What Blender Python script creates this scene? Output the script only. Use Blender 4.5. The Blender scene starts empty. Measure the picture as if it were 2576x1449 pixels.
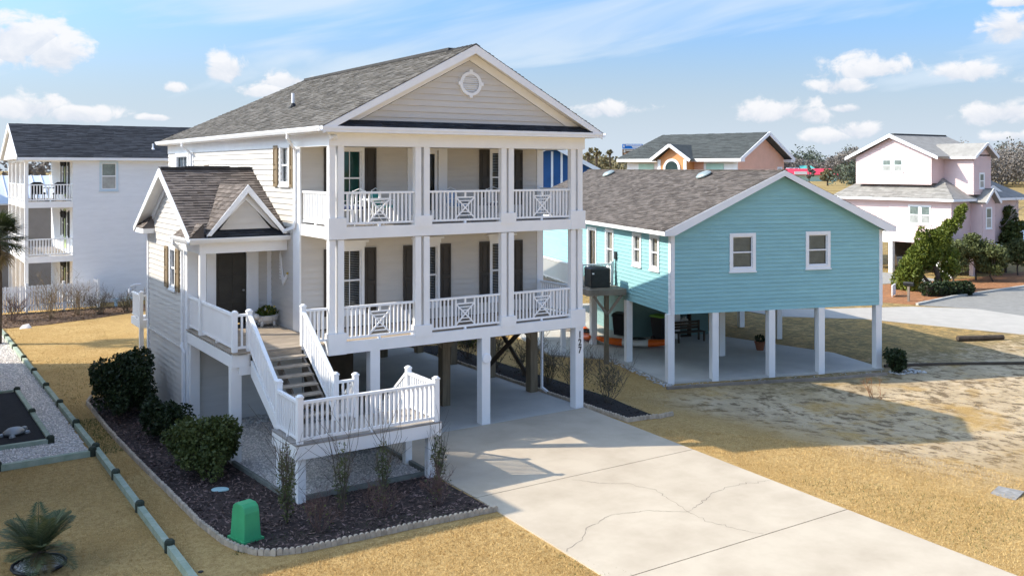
import bpy, math, random
import numpy as np
from mathutils import Matrix, Vector
random.seed(7); RNG = np.random.default_rng(7)
S = bpy.context.scene
COL = S.collection
R = math.radians

# ---------------------------------------------------------------- camera
cam_d = bpy.data.cameras.new('camera'); cam = bpy.data.objects.new('camera', cam_d); COL.objects.link(cam)
CAM = Vector((-9.70, -23.31, 7.37))
cam.location = CAM; cam.rotation_euler = (R(90), 0, R(-33.413))
cam_d.sensor_width = 36; cam_d.lens = 33.36; cam_d.shift_y = -0.1162
cam_d.clip_start = 0.1; cam_d.clip_end = 6000
S.camera = cam

# ---------------------------------------------------------------- sky, sun, exposure
SUN_TO = Vector((-1.10, 0.64, 1.0)).normalized()
SUN_EL = math.asin(SUN_TO.z); SUN_AZ = math.atan2(SUN_TO.x, SUN_TO.y)
SKY_STRENGTH = 0.15
world = bpy.data.worlds.new('World'); S.world = world; world.use_nodes = True

def build_world():
    nt = world.node_tree; N = nt.nodes; L = nt.links
    for n in list(N): N.remove(n)
    out = N.new('ShaderNodeOutputWorld'); bg = N.new('ShaderNodeBackground')
    L.new(bg.outputs[0], out.inputs[0]); bg.inputs['Strength'].default_value = SKY_STRENGTH
    sky = N.new('ShaderNodeTexSky'); sky.sky_type = 'NISHITA'; sky.sun_disc = False
    sky.sun_elevation = SUN_EL; sky.sun_rotation = SUN_AZ
    sky.air_density = 1.0; sky.dust_density = 4.5; sky.ozone_density = 1.5; sky.altitude = 0
    tc = N.new('ShaderNodeTexCoord'); sep = N.new('ShaderNodeSeparateXYZ'); L.new(tc.outputs['Generated'], sep.inputs[0])
    def m(op, a, b=None, c=None, clamp=False):
        n = N.new('ShaderNodeMath'); n.operation = op; n.use_clamp = clamp
        for i, v in enumerate((a, b, c)):
            if v is None: continue
            if isinstance(v, (int, float)): n.inputs[i].default_value = v
            else: L.new(v, n.inputs[i])
        return n.outputs[0]
    X, Y, Z = sep.outputs
    az = m('ARCTAN2', X, Y)                       # azimuth, clockwise from +Y
    el = m('ARCSINE', Z)
    comb = N.new('ShaderNodeCombineXYZ'); L.new(az, comb.inputs[0]); L.new(el, comb.inputs[1])
    def noise(scale, detail, rough, sx=1.0, sy=1.0, off=(0, 0, 0), dist=0.0):
        mp = N.new('ShaderNodeMapping'); mp.inputs['Scale'].default_value = (sx, sy, 1); mp.inputs['Location'].default_value = off
        L.new(comb.outputs[0], mp.inputs[0])
        t = N.new('ShaderNodeTexNoise'); L.new(mp.outputs[0], t.inputs['Vector'])
        t.inputs['Scale'].default_value = scale; t.inputs['Detail'].default_value = detail
        t.inputs['Roughness'].default_value = rough; t.inputs['Distortion'].default_value = dist
        return t.outputs[0]
    edge = noise(34, 7, .60, 1, 1.25, (0, 0, 0), .35)
    edge2 = noise(13, 4, .5, 1, 1.3, (3, 1, 0))
    e = m('ADD', m('MULTIPLY', m('SUBTRACT', edge, .5), 2.3), m('MULTIPLY', m('SUBTRACT', edge2, .5), 1.5))
    # separate cumulus: (azimuth, elevation, half width, half height) in degrees
    CL = CLOUDS
    den = None
    for (a_, e_, w_, h_) in CL:
        dx = m('DIVIDE', m('SUBTRACT', az, R(a_)), R(w_)); dy0 = m('DIVIDE', m('SUBTRACT', el, R(e_)), R(h_))
        # flat bases: compress the lower half
        dy = m('MAXIMUM', dy0, m('MULTIPLY', dy0, -1.55))
        r2 = m('SQRT', m('ADD', m('MULTIPLY', dx, dx), m('MULTIPLY', dy, dy)))
        d = m('SUBTRACT', 1.0, r2)
        if den is None: den, shd = d, dy0
        else:
            gt = m('GREATER_THAN', d, den); shd = m('MULTIPLY_ADD', gt, m('SUBTRACT', dy0, shd), shd); den = m('MAXIMUM', den, d)
    den = m('ADD', den, m('MULTIPLY', e, .95))
    mr = N.new('ShaderNodeMapRange'); mr.interpolation_type = 'SMOOTHSTEP'; L.new(den, mr.inputs[0])
    mr.inputs[1].default_value = .05; mr.inputs[2].default_value = .55
    cum = mr.outputs[0]
    # the rest of the dome carries the same kind of clouds
    g = noise(4.0, 6, .55, 1.0, 2.2, (11, 4, 0), .2)
    gm = N.new('ShaderNodeMapRange'); gm.interpolation_type = 'SMOOTHSTEP'; L.new(g, gm.inputs[0]); gm.inputs[1].default_value = .55; gm.inputs[2].default_value = .72
    daz = m('ABSOLUTE', m('SUBTRACT', az, R(33.4)))
    fo = N.new('ShaderNodeMapRange'); L.new(daz, fo.inputs[0]); fo.inputs[1].default_value = R(34); fo.inputs[2].default_value = R(50)
    cum = m('MAXIMUM', cum, m('MULTIPLY', gm.outputs[0], fo.outputs[0]))
    # thin streaky veil, rising from the horizon
    mp = N.new('ShaderNodeMapping'); mp.inputs['Rotation'].default_value = (0, 0, R(-11)); L.new(comb.outputs[0], mp.inputs[0])
    mp2 = N.new('ShaderNodeMapping'); mp2.inputs['Scale'].default_value = (1.0, 5.5, 1); mp2.inputs['Location'].default_value = (2.1, .35, 0); L.new(mp.outputs[0], mp2.inputs[0])
    t = N.new('ShaderNodeTexNoise'); L.new(mp2.outputs[0], t.inputs['Vector']); t.inputs['Scale'].default_value = 3.4; t.inputs['Detail'].default_value = 5; t.inputs['Roughness'].default_value = .52; t.inputs['Distortion'].default_value = .5
    vm = N.new('ShaderNodeMapRange'); vm.interpolation_type = 'SMOOTHSTEP'; L.new(t.outputs[0], vm.inputs[0]); vm.inputs[1].default_value = .40; vm.inputs[2].default_value = .72
    veil = m('MULTIPLY', vm.outputs[0], .78)
    low = N.new('ShaderNodeMapRange'); L.new(el, low.inputs[0]); low.inputs[1].default_value = R(9.5); low.inputs[2].default_value = R(.5); low.inputs[3].default_value = 0; low.inputs[4].default_value = .85; low.interpolation_type = 'SMOOTHSTEP'
    veil = m('MAXIMUM', veil, low.outputs[0])
    # colours (radiance before the background strength)
    k = 1.0 / SKY_STRENGTH
    skyc = N.new('ShaderNodeMix'); skyc.data_type = 'RGBA'; skyc.blend_type = 'MULTIPLY'; skyc.inputs[0].default_value = 1
    L.new(sky.outputs[0], skyc.inputs[6]); skyc.inputs[7].default_value = SKY_TINT
    mv = N.new('ShaderNodeMix'); mv.data_type = 'RGBA'; L.new(veil, mv.inputs[0]); L.new(skyc.outputs[2], mv.inputs[6])
    mv.inputs[7].default_value = (VEIL[0]*k, VEIL[1]*k, VEIL[2]*k, 1)
    # cloud body: white where thick or lumpy, grey-lilac towards thin bases
    sh = N.new('ShaderNodeMapRange'); L.new(m('ADD', m('MULTIPLY', shd, .75), m('MULTIPLY', m('SUBTRACT', edge, .5), 2.0)), sh.inputs[0]); sh.inputs[1].default_value = -.55; sh.inputs[2].default_value = .35
    cc = N.new('ShaderNodeMix'); cc.data_type = 'RGBA'; L.new(sh.outputs[0], cc.inputs[0])
    cc.inputs[6].default_value = (.275*k, .30*k, .345*k, 1); cc.inputs[7].default_value = (.39*k, .39*k, .40*k, 1)
    mc = N.new('ShaderNodeMix'); mc.data_type = 'RGBA'; L.new(m('MULTIPLY', cum, .93), mc.inputs[0]); L.new(mv.outputs[2], mc.inputs[6]); L.new(cc.outputs[2], mc.inputs[7])
    L.new(mc.outputs[2], bg.inputs['Color'])
SKY_TINT = (.445, .635, .88, 1); VEIL = (.30, .345, .395)
def px_dir(x, y):     # a direction in the sky as (azimuth, elevation) degrees, read off the photograph's 2576 px frame
    u = (x - 1288) / 2387.0; v = (425 - y) / 2387.0
    return 33.413 + math.degrees(math.atan(u)), math.degrees(math.atan2(v, math.hypot(1, u)))
CLOUDS = []
for (x, y, w, h) in ((40, 100, 120, 80), (150, 140, 85, 60), (60, 275, 110, 40), (190, 288, 90, 28), (570, 178, 55, 42), (440, 222, 34, 18), (720, 205, 95, 30), (660, 230, 60, 26),
                     (1540, 278, 90, 30), (2190, 180, 125, 48), (2130, 215, 80, 28), (2420, 185, 85, 30), (2550, 70, 60, 42), (2530, 285, 100, 32), (1960, 285, 130, 36),
                     (2170, 330, 60, 26), (2080, 345, 60, 20), (2130, 275, 45, 14), (2560, 5, 50, 18), (390, 298, 40, 10), (2560, 345, 70, 14), (-140, 150, 120, 70), (2750, 200, 120, 50)):
    a_, e_ = px_dir(x, y)
    CLOUDS.append((a_, e_, math.degrees(w / 2387.0) * 1.15, math.degrees(h / 2387.0) * 1.15))
build_world()

sun_d = bpy.data.lights.new('sun', 'SUN'); sun_d.energy = 2.45; sun_d.angle = R(0.53); sun_d.color = (1.0, .90, .76)
sun = bpy.data.objects.new('sun', sun_d); COL.objects.link(sun)
sun.rotation_euler = (-SUN_TO).to_track_quat('-Z', 'Y').to_euler(); sun.location = (-30, 20, 40)
VS = S.view_settings
VS.view_transform = 'Standard'; VS.look = 'None'; VS.gamma = 1; VS.use_curve_mapping = False; VS.exposure = 1.33
S.cycles.use_denoising = True
try: S.cycles.denoiser = 'OPENIMAGEDENOISE'
except Exception: pass
S.cycles.max_bounces = 6; S.cycles.transparent_max_bounces = 12; S.cycles.diffuse_bounces = 4
S.cycles.use_adaptive_sampling = True; S.cycles.adaptive_threshold = 0.015
S.cycles.caustics_reflective = False; S.cycles.caustics_refractive = False

# ---------------------------------------------------------------- materials
MATS = {}
def lin(c): return tuple(((v/255)/12.92 if v/255 <= .04045 else (((v/255)+.055)/1.055)**2.4) for v in c)
def mat(name, col, rough=.65, var=.10, scale=2.5, bump=0.0, bscale=30, spec=.35, rand=0.0, island=0.0, col2=None, stretch=(1, 1, 1), metallic=0, thr=(.35, .65), coat=0):
    if name in MATS: return MATS[name]
    m = bpy.data.materials.new(name); m.use_nodes = True; MATS[name] = m
    nt = m.node_tree; N = nt.nodes; L = nt.links; b = N['Principled BSDF']
    b.inputs['Roughness'].default_value = rough; b.inputs['Specular IOR Level'].default_value = spec; b.inputs['Metallic'].default_value = metallic
    if coat: b.inputs['Coat Weight'].default_value = coat
    geo = N.new('ShaderNodeNewGeometry'); mp = N.new('ShaderNodeMapping'); mp.inputs['Scale'].default_value = stretch
    L.new(geo.outputs['Position'], mp.inputs[0])
    tx = N.new('ShaderNodeTexNoise'); tx.inputs['Scale'].default_value = scale; tx.inputs['Detail'].default_value = 6; tx.inputs['Roughness'].default_value = .62
    L.new(mp.outputs[0], tx.inputs['Vector'])
    rmp = N.new('ShaderNodeMapRange'); L.new(tx.outputs[0], rmp.inputs[0]); rmp.inputs[1].default_value = thr[0]; rmp.inputs[2].default_value = thr[1]
    mx = N.new('ShaderNodeMix'); mx.data_type = 'RGBA'; L.new(rmp.outputs[0], mx.inputs[0])
    c2 = col2 if col2 else tuple(min(1, v*(1+var)) for v in col); c1 = col if col2 else tuple(v*(1-var) for v in col)
    mx.inputs[6].default_value = (*c1, 1); mx.inputs[7].default_value = (*c2, 1)
    last = mx.outputs[2]
    if rand or island:
        src = geo.outputs['Random Per Island'] if island else N.new('ShaderNodeObjectInfo').outputs['Random']
        amt = island or rand
        r2 = N.new('ShaderNodeMapRange'); L.new(src, r2.inputs[0]); r2.inputs[3].default_value = 1-amt; r2.inputs[4].default_value = 1+amt
        hs = N.new('ShaderNodeHueSaturation'); L.new(r2.outputs[0], hs.inputs['Value']); L.new(last, hs.inputs['Color']); last = hs.outputs[0]
    L.new(last, b.inputs['Base Color'])
    if bump:
        t2 = N.new('ShaderNodeTexNoise'); t2.inputs['Scale'].default_value = bscale; t2.inputs['Detail'].default_value = 5; L.new(mp.outputs[0], t2.inputs['Vector'])
        bp = N.new('ShaderNodeBump'); bp.inputs['Strength'].default_value = bump; bp.inputs['Distance'].default_value = .35/bscale/max(stretch)
        L.new(t2.outputs[0], bp.inputs['Height']); L.new(bp.outputs[0], b.inputs['Normal'])
    return m

def glass_mat(name, tint=(.03, .04, .045), through=.72):
    m = bpy.data.materials.new(name); m.use_nodes = True; MATS[name] = m
    nt = m.node_tree; N = nt.nodes; L = nt.links; N.remove(N['Principled BSDF']); out = N['Material Output']
    gl = N.new('ShaderNodeBsdfGlossy'); gl.inputs['Roughness'].default_value = .02; gl.inputs['Color'].default_value = (.85, .92, .95, 1)
    tr = N.new('ShaderNodeBsdfTransparent'); tr.inputs['Color'].default_value = (through, through*1.02, through*1.02, 1)
    fr = N.new('ShaderNodeFresnel'); fr.inputs['IOR'].default_value = 1.5
    ge = N.new('ShaderNodeNewGeometry'); tx = N.new('ShaderNodeTexNoise'); tx.inputs['Scale'].default_value = 1.3; L.new(ge.outputs['Position'], tx.inputs['Vector'])
    bp = N.new('ShaderNodeBump'); bp.inputs['Strength'].default_value = .03; L.new(tx.outputs[0], bp.inputs['Height']); L.new(bp.outputs[0], gl.inputs['Normal'])
    mx = N.new('ShaderNodeMixShader'); L.new(fr.outputs[0], mx.inputs[0]); L.new(tr.outputs[0], mx.inputs[1]); L.new(gl.outputs[0], mx.inputs[2])
    L.new(mx.outputs[0], out.inputs[0]); return m

def leaf_mat(name, col, col2, rough=.55, var=.35, trans=.25):
    m = bpy.data.materials.new(name); m.use_nodes = True; MATS[name] = m
    nt = m.node_tree; N = nt.nodes; L = nt.links; b = N['Principled BSDF']; out = N['Material Output']
    ge = N.new('ShaderNodeNewGeometry'); mx = N.new('ShaderNodeMix'); mx.data_type = 'RGBA'
    tx = N.new('ShaderNodeTexNoise'); tx.inputs['Scale'].default_value = 1.6; L.new(ge.outputs['Position'], tx.inputs['Vector'])
    ad = N.new('ShaderNodeMath'); ad.operation = 'MULTIPLY_ADD'; ad.inputs[1].default_value = .6; ad.use_clamp = True
    L.new(ge.outputs['Random Per Island'], ad.inputs[0])
    sb = N.new('ShaderNodeMath'); sb.operation = 'MULTIPLY_ADD'; sb.inputs[1].default_value = 1.2; sb.inputs[2].default_value = -.4; L.new(tx.outputs[0], sb.inputs[0]); L.new(sb.outputs[0], ad.inputs[2])
    L.new(ad.outputs[0], mx.inputs[0]); mx.inputs[6].default_value = (*col, 1); mx.inputs[7].default_value = (*col2, 1)
    L.new(mx.outputs[2], b.inputs['Base Color']); b.inputs['Roughness'].default_value = rough; b.inputs['Specular IOR Level'].default_value = .3
    tl = N.new('ShaderNodeBsdfTranslucent'); L.new(mx.outputs[2], tl.inputs[0])
    ms = N.new('ShaderNodeMixShader'); ms.inputs[0].default_value = trans; L.new(b.outputs[0], ms.inputs[1]); L.new(tl.outputs[0], ms.inputs[2]); L.new(ms.outputs[0], out.inputs[0])
    return m

WHITE = mat('white_paint', (.87, .86, .84), .5, .03, 1.2, .05, 60)
WHITE2 = mat('white_trim', (.86, .865, .87), .5, .03, 1.5, .04, 80)
RAIL = mat('white_railing', (.87, .87, .865), .4, .02, 2)
SIDING = mat('greige_siding', (.60, .57, .525), .6, .035, 1.4, .12, 90, rand=.02, stretch=(1, 1, 6))
SIDE2 = mat('grey_siding', (.53, .525, .50), .6, .04, 1.4, .12, 90, rand=.02, stretch=(1, 1, 6))
SOFFIT = mat('white_soffit', (.84, .83, .81), .6, .03, 2)
SHUT_D = mat('dark_bronze_shutter', (.050, .043, .036), .5, .08, 3)
SHUT_T = mat('tan_shutter', (.23, .17, .10), .55, .1, 3)
DOORM = mat('dark_door_paint', (.035, .032, .026), .45, .15, 4)
GLASS = glass_mat('window_glass'); GLASS_G = glass_mat('green_glass', through=.6)
BLIND = mat('white_blind', (.74, .74, .72), .5, .04, 3)
DARKIN = mat('dark_interior', (.02, .022, .024), .9, .2, 2)
ROOF1 = mat('weathered_grey_shingle', (.138, .127, .112), .9, .10, 2.2, .25, 220, spec=.1, island=.34)
ROOF2 = mat('brown_grey_shingle', (.150, .126, .110), .9, .14, 2.2, .25, 220, spec=.1, rand=.30)
ROOF2I = mat('brown_grey_shingle_field', (.150, .126, .110), .9, .14, 2.2, .25, 220, spec=.1, island=.30)
ROOF3 = mat('charcoal_shingle', (.040, .044, .052), .9, .18, 2.2, .25, 220, spec=.15, island=.25)
ROOFB = mat('taupe_grey_shingle', (.125, .108, .096), .9, .12, 2, .25, 220, spec=.1, island=.34)
ROOFP = mat('pale_shingle', (.29, .275, .25), .9, .12, 2, .25, 220, spec=.15, island=.18)
ROOFG = mat('slate_grey_shingle', (.085, .092, .088), .9, .12, 2, .25, 220, spec=.15, island=.18)
BLUES = mat('aqua_blue_siding', (.28, .52, .54), .6, .05, 1.2, .1, 90, rand=.03, stretch=(1, 1, 5))
CONC = mat('creamy_concrete', (.435, .365, .275), .85, .08, .8, .25, 45, spec=.15, thr=(.30, .62), col2=(.525, .45, .345))  # creamy tone of the drive slabs
CONC2 = mat('grey_concrete', (.50, .48, .43), .85, .09, .7, .2, 40, spec=.2)
JOINT = mat('dark_joint_sealant', (.06, .052, .045), .9, .1)  # dark fill under the slab joints
CRACK = mat('crack_dirt', (.20, .17, .135), .9, .2)
DECKW = mat('grey_deck_board', (.34, .28, .215), .75, .22, 3, .3, 60, rand=.12, stretch=(1, 6, 6), col2=None)
DECKG = mat('grey_painted_deck', (.30, .27, .24), .75, .15, 3, .2, 60, rand=.08)
TREAD = mat('weathered_tread', (.33, .28, .22), .8, .2, 4, .3, 60, rand=.1)
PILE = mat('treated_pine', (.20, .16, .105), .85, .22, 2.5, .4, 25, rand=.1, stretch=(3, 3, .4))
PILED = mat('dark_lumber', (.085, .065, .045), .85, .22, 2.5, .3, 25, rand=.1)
GREYW = mat('grey_weathered_lumber', (.27, .225, .18), .85, .18, 2.5, .4, 25, rand=.1)
TIMB = mat('weathered_green_timber', (.26, .32, .235), .85, .20, 4, .4, 30, rand=.12, col2=(.38, .42, .33))
TIMBD = mat('mossy_timber_end', (.045, .055, .038), .9, .25, 6, .4, 30, rand=.15)
EDGE = mat('scalloped_concrete', (.47, .385, .29), .9, .16, 9, .4, 50, rand=.12)
METAL = mat('grey_metal', (.30, .31, .31), .45, .08, 4, metallic=.6)
BLACK = mat('black_plastic', (.012, .012, .013), .5, .2, 4)
CHAR = mat('charcoal_casing', (.030, .034, .037), .5, .15, 5)
GREEN = mat('utility_green', (.055, .36, .15), .5, .08, 3, .05, 40)
TERRA = mat('terracotta', (.30, .12, .065), .8, .15, 6)
ORANGE = mat('orange_hull', (.80, .14, .015), .35, .08, 2)
HULLW = mat('pale_hull', (.72, .68, .60), .35, .05, 2)
STONE = mat('white_marble_chip', (.76, .70, .64), .8, .12, 6, island=.22)
STONEG = mat('pale_beach_stone', (.55, .535, .50), .8, .15, 6, island=.3)
MULCH = mat('dark_bark_mulch', (.050, .034, .028), .95, .5, 8, .8, 60)
MULCHC = mat('bark_chip', (.15, .10, .085), .9, .3, 8, island=.8)
SOIL = mat('black_soil', (.010, .009, .009), .95, .4, 10, .6, 60)
PINE = mat('red_pine_straw', (.30, .135, .055), .95, .3, 4, .5, 40)
ASPH = mat('grey_asphalt', (.25, .24, .215), .9, .10, 3, .25, 60)
LOTG = mat('grey_gravel_lot', (.30, .29, .265), .9, .14, 9, .3, 60)
FLAT_UP = mat('screened_glass_upper', (.16, .20, .185), .12, .25, 3, spec=.6); FLAT_LO = mat('blind_glass_lower', (.34, .35, .33), .2, .15, 3, spec=.5)  # lower panes paler for a blind, upper ones darker and greenish

# ---------------------------------------------------------------- mesh helpers
class MB:
    def __init__(s): s.v = []; s.f = []
    def add(s, vs, fs):
        o = len(s.v); s.v.extend([tuple(p) for p in vs]); s.f.extend([tuple(i+o for i in f) for f in fs]); return s
    def box(s, x0, x1, y0, y1, z0, z1):
        return s.add([(x0,y0,z0),(x1,y0,z0),(x1,y1,z0),(x0,y1,z0),(x0,y0,z1),(x1,y0,z1),(x1,y1,z1),(x0,y1,z1)],
                     [(3,2,1,0),(4,5,6,7),(0,1,5,4),(1,2,6,5),(2,3,7,6),(3,0,4,7)])
    def bar(s, p, q, w, h, up=(0,0,1)):         # a square bar from p to q
        p = Vector(p); q = Vector(q); d = (q-p).normalized(); u = Vector(up)
        if abs(d.dot(u)) > .98: u = Vector((0,1,0))
        a = d.cross(u).normalized(); b = a.cross(d).normalized(); a = a*w/2; b = b*h/2
        vs = [p-a-b, p+a-b, p+a+b, p-a+b, q-a-b, q+a-b, q+a+b, q-a+b]
        return s.add(vs, [(0,1,2,3),(7,6,5,4),(0,4,5,1),(1,5,6,2),(2,6,7,3),(3,7,4,0)])
    def prism(s, poly, axis, a, b):             # a polygon in the two other axes, extruded along axis
        n = len(poly)
        def p3(p, t): return {0: (t, p[0], p[1]), 1: (p[0], t, p[1]), 2: (p[0], p[1], t)}[axis]
        vs = [p3(p, a) for p in poly] + [p3(p, b) for p in poly]
        fs = [tuple(range(n-1, -1, -1)), tuple(range(n, 2*n))] + [(i, (i+1) % n, (i+1) % n+n, i+n) for i in range(n)]
        return s.add(vs, fs)
    def slab(s, pts, t):                        # a polygon in space thickened downward along its normal
        P = [Vector(p) for p in pts]; nrm = (P[1]-P[0]).cross(P[2]-P[0]).normalized(); n = len(P)
        if nrm.z < 0: P = P[::-1]; nrm = -nrm
        vs = P + [p-nrm*t for p in P]
        return s.add(vs, [tuple(range(n)), tuple(range(2*n-1, n-1, -1))] + [(i, i+n, (i+1) % n+n, (i+1) % n) for i in range(n)])
    def tube(s, pts, r, n=6, r2=None):
        pts = [Vector(p) for p in pts]; m = len(pts); rings = []
        for i, p in enumerate(pts):
            d = (pts[min(i+1, m-1)]-pts[max(i-1, 0)]).normalized(); u = Vector((0,0,1)) if abs(d.z) < .95 else Vector((1,0,0))
            a = d.cross(u).normalized(); b = a.cross(d)
            rr = r if r2 is None else r+(r2-r)*i/(m-1)
            rings.append([p+(a*math.cos(2*math.pi*k/n)+b*math.sin(2*math.pi*k/n))*rr for k in range(n)])
        vs = [q for ri in rings for q in ri]; fs = []
        for i in range(m-1):
            for k in range(n): fs.append((i*n+k, i*n+(k+1) % n, (i+1)*n+(k+1) % n, (i+1)*n+k))
        fs.append(tuple(range(n-1, -1, -1))); fs.append(tuple(range((m-1)*n, m*n)))
        return s.add(vs, fs)
    def lathe(s, prof, n=16, c=(0,0,0), sx=1, sy=1):
        vs = [(c[0]+r*math.cos(2*math.pi*k/n)*sx, c[1]+r*math.sin(2*math.pi*k/n)*sy, c[2]+z) for r, z in prof for k in range(n)]; fs = []
        for i in range(len(prof)-1):
            for k in range(n): fs.append((i*n+k, i*n+(k+1) % n, (i+1)*n+(k+1) % n, (i+1)*n+k))
        fs.append(tuple(range(n-1, -1, -1))); fs.append(tuple(range((len(prof)-1)*n, len(prof)*n)))
        return s.add(vs, fs)
    def build(s, name, m, parent=None, kind=None, smooth=False, bevel=0):
        me = bpy.data.meshes.new(name); me.from_pydata(s.v, [], s.f); me.materials.append(m)
        if smooth: me.polygons.foreach_set('use_smooth', [True]*len(me.polygons))
        me.validate(); me.update()
        o = bpy.data.objects.new(name, me); COL.objects.link(o); o.parent = parent
        if kind: o['kind'] = kind
        if bevel:
            b = o.modifiers.new('bevel', 'BEVEL'); b.width = bevel; b.segments = 2; b.limit_method = 'ANGLE'
        return o
def raw(name, V, F, m, parent=None, kind=None, smooth=False):     # numpy arrays, same-size faces
    V = np.asarray(V, np.float32); F = np.asarray(F, np.int32); k = F.shape[1]
    me = bpy.data.meshes.new(name); me.vertices.add(len(V)); me.vertices.foreach_set('co', V.ravel())
    me.loops.add(F.size); me.loops.foreach_set('vertex_index', F.ravel()); me.polygons.add(len(F))
    me.polygons.foreach_set('loop_start', np.arange(0, F.size, k, dtype=np.int32))
    if smooth: me.polygons.foreach_set('use_smooth', np.ones(len(F), bool))
    me.materials.append(m); me.update(calc_edges=True); me.validate()
    o = bpy.data.objects.new(name, me); COL.objects.link(o); o.parent = parent
    if kind: o['kind'] = kind
    return o
def tag(o, label=None, cat=None, group=None, kind=None):
    if label: o['label'] = label
    if cat: o['category'] = cat
    if group: o['group'] = group
    if kind: o['kind'] = kind
    return o
def thing(name, label, cat, loc=(0,0,0), rz=0, group=None):
    o = bpy.data.objects.new(name, None); COL.objects.link(o); o.location = loc; o.rotation_euler = (0,0,rz); o.empty_display_size = .3
    return tag(o, label, cat, group)
def copy_tree(o, parent=None):
    c = o.copy(); COL.objects.link(c); c.parent = parent
    for ch in list(o.children): copy_tree(ch, c)
    return c
_cube = {}
def piece(name, parent, m, x0, x1, y0, y1, z0, z1):               # one box-shaped piece, sharing its mesh with all alike
    if m.name not in _cube:
        me = bpy.data.meshes.new('block_'+m.name); b = MB().box(-.5,.5,-.5,.5,-.5,.5); me.from_pydata(b.v, [], b.f); me.materials.append(m); me.update(); _cube[m.name] = me
    o = bpy.data.objects.new(name, _cube[m.name]); COL.objects.link(o); o.parent = parent
    o.location = ((x0+x1)/2, (y0+y1)/2, (z0+z1)/2); o.scale = (x1-x0, y1-y0, z1-z0); return o
def barp(name, parent, m, p, q, w, h, up=(0,0,1)):                 # the same block laid from p to q
    o = piece(name, parent, m, 0, 1, 0, 1, 0, 1)
    p = Vector(p); q = Vector(q); d = (q-p); l = d.length; d.normalize(); u = Vector(up)
    if abs(d.dot(u)) > .98: u = Vector((0,1,0))
    a = d.cross(u).normalized(); b = a.cross(d).normalized()
    M = Matrix(((d.x, -a.x, b.x), (d.y, -a.y, b.y), (d.z, -a.z, b.z))).to_4x4()
    o.rotation_euler = M.to_euler(); o.location = (p+q)/2; o.scale = (l, w, h); return o

class Wall:                                                        # a vertical wall plane: origin, direction along it, outward normal
    def __init__(s, o, u, n): s.o = Vector(o); s.u = Vector((*u, 0)).normalized(); s.n = Vector((*n, 0)).normalized()
    def p(s, a, z, d=0): q = s.o+s.u*a+s.n*d; return Vector((q.x, q.y, s.o.z+z))
    def box(s, mb, a0, a1, z0, z1, d0, d1):
        vs = [s.p(a0,z0,d0), s.p(a1,z0,d0), s.p(a1,z0,d1), s.p(a0,z0,d1), s.p(a0,z1,d0), s.p(a1,z1,d0), s.p(a1,z1,d1), s.p(a0,z1,d1)]
        f = [(0,1,2,3),(7,6,5,4),(4,5,1,0),(5,6,2,1),(6,7,3,2),(7,4,0,3)]
        return mb.add(vs, f)

def siding(parent, w, m, lo, hi, z0, z1, pitch=.165, openings=(), name='siding_board', joined=False):
    """lapped boards; lo(z), hi(z) give the wall's ends, openings are (a0, a1, z0, z1)"""
    if not callable(lo): lv = lo; lo = lambda z: lv
    if not callable(hi): hv = hi; hi = lambda z: hv
    n = int(math.ceil((z1-z0)/pitch-1e-6)); allmb = MB()
    for r in range(n):
        zb = z0+r*pitch; zt = min(zb+pitch, z1)
        segs = [(zb, zt, None, None)]
        cuts = [o for o in openings if o[2] < zt-.005 and o[3] > zb+.005]
        bounds = []
        a, b = lo((zb+zt)/2), hi((zb+zt)/2)
        if b-a < .03: continue
        xs = sorted(set([a, b]+[min(max(t, a), b) for o in cuts for t in o[:2]]))
        for i in range(len(xs)-1):
            s0, s1 = xs[i], xs[i+1]; mid = (s0+s1)/2
            if s1-s0 < .01: continue
            parts = [(zb, zt)]
            for o in cuts:
                if o[0] < mid < o[1]:
                    np_ = []
                    for (p0, p1) in parts:
                        if o[2] > p0: np_.append((p0, min(p1, o[2])))
                        if o[3] < p1: np_.append((max(p0, o[3]), p1))
                    parts = [q for q in np_ if q[1]-q[0] > .012]
            for (p0, p1) in parts:
                bounds.append((s0, s1, p0, p1))
        merged = []
        for bd in bounds:
            if merged and abs(merged[-1][1]-bd[0]) < 1e-6 and merged[-1][2:] == bd[2:]: merged[-1] = (merged[-1][0], *bd[1:])
            else: merged.append(bd)
        for (s0, s1, p0, p1) in merged:
            l0 = lo(p0) if abs(s0-a) < 1e-6 else s0; l1 = lo(p1) if abs(s0-a) < 1e-6 else s0
            h0 = hi(p0) if abs(s1-b) < 1e-6 else s1; h1 = hi(p1) if abs(s1-b) < 1e-6 else s1
            if h1 < l1: h1 = l1 = (h1+l1)/2
            ot = .006; ob = .006+.027*(p1-p0)/pitch
            vs = [w.p(l0,p0,-.015), w.p(h0,p0,-.015), w.p(h0,p0,ob), w.p(l0,p0,ob), w.p(l1,p1+.004,-.015), w.p(h1,p1+.004,-.015), w.p(h1,p1+.004,ot), w.p(l1,p1+.004,ot)]
            f = [(0,1,2,3),(7,6,5,4),(4,5,1,0),(5,6,2,1),(6,7,3,2),(7,4,0,3)]
            if joined: allmb.add(vs, f)
            else: MB().add(vs, f).build(name, m, parent)
    if joined: return allmb.build('siding', m, parent)

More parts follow.
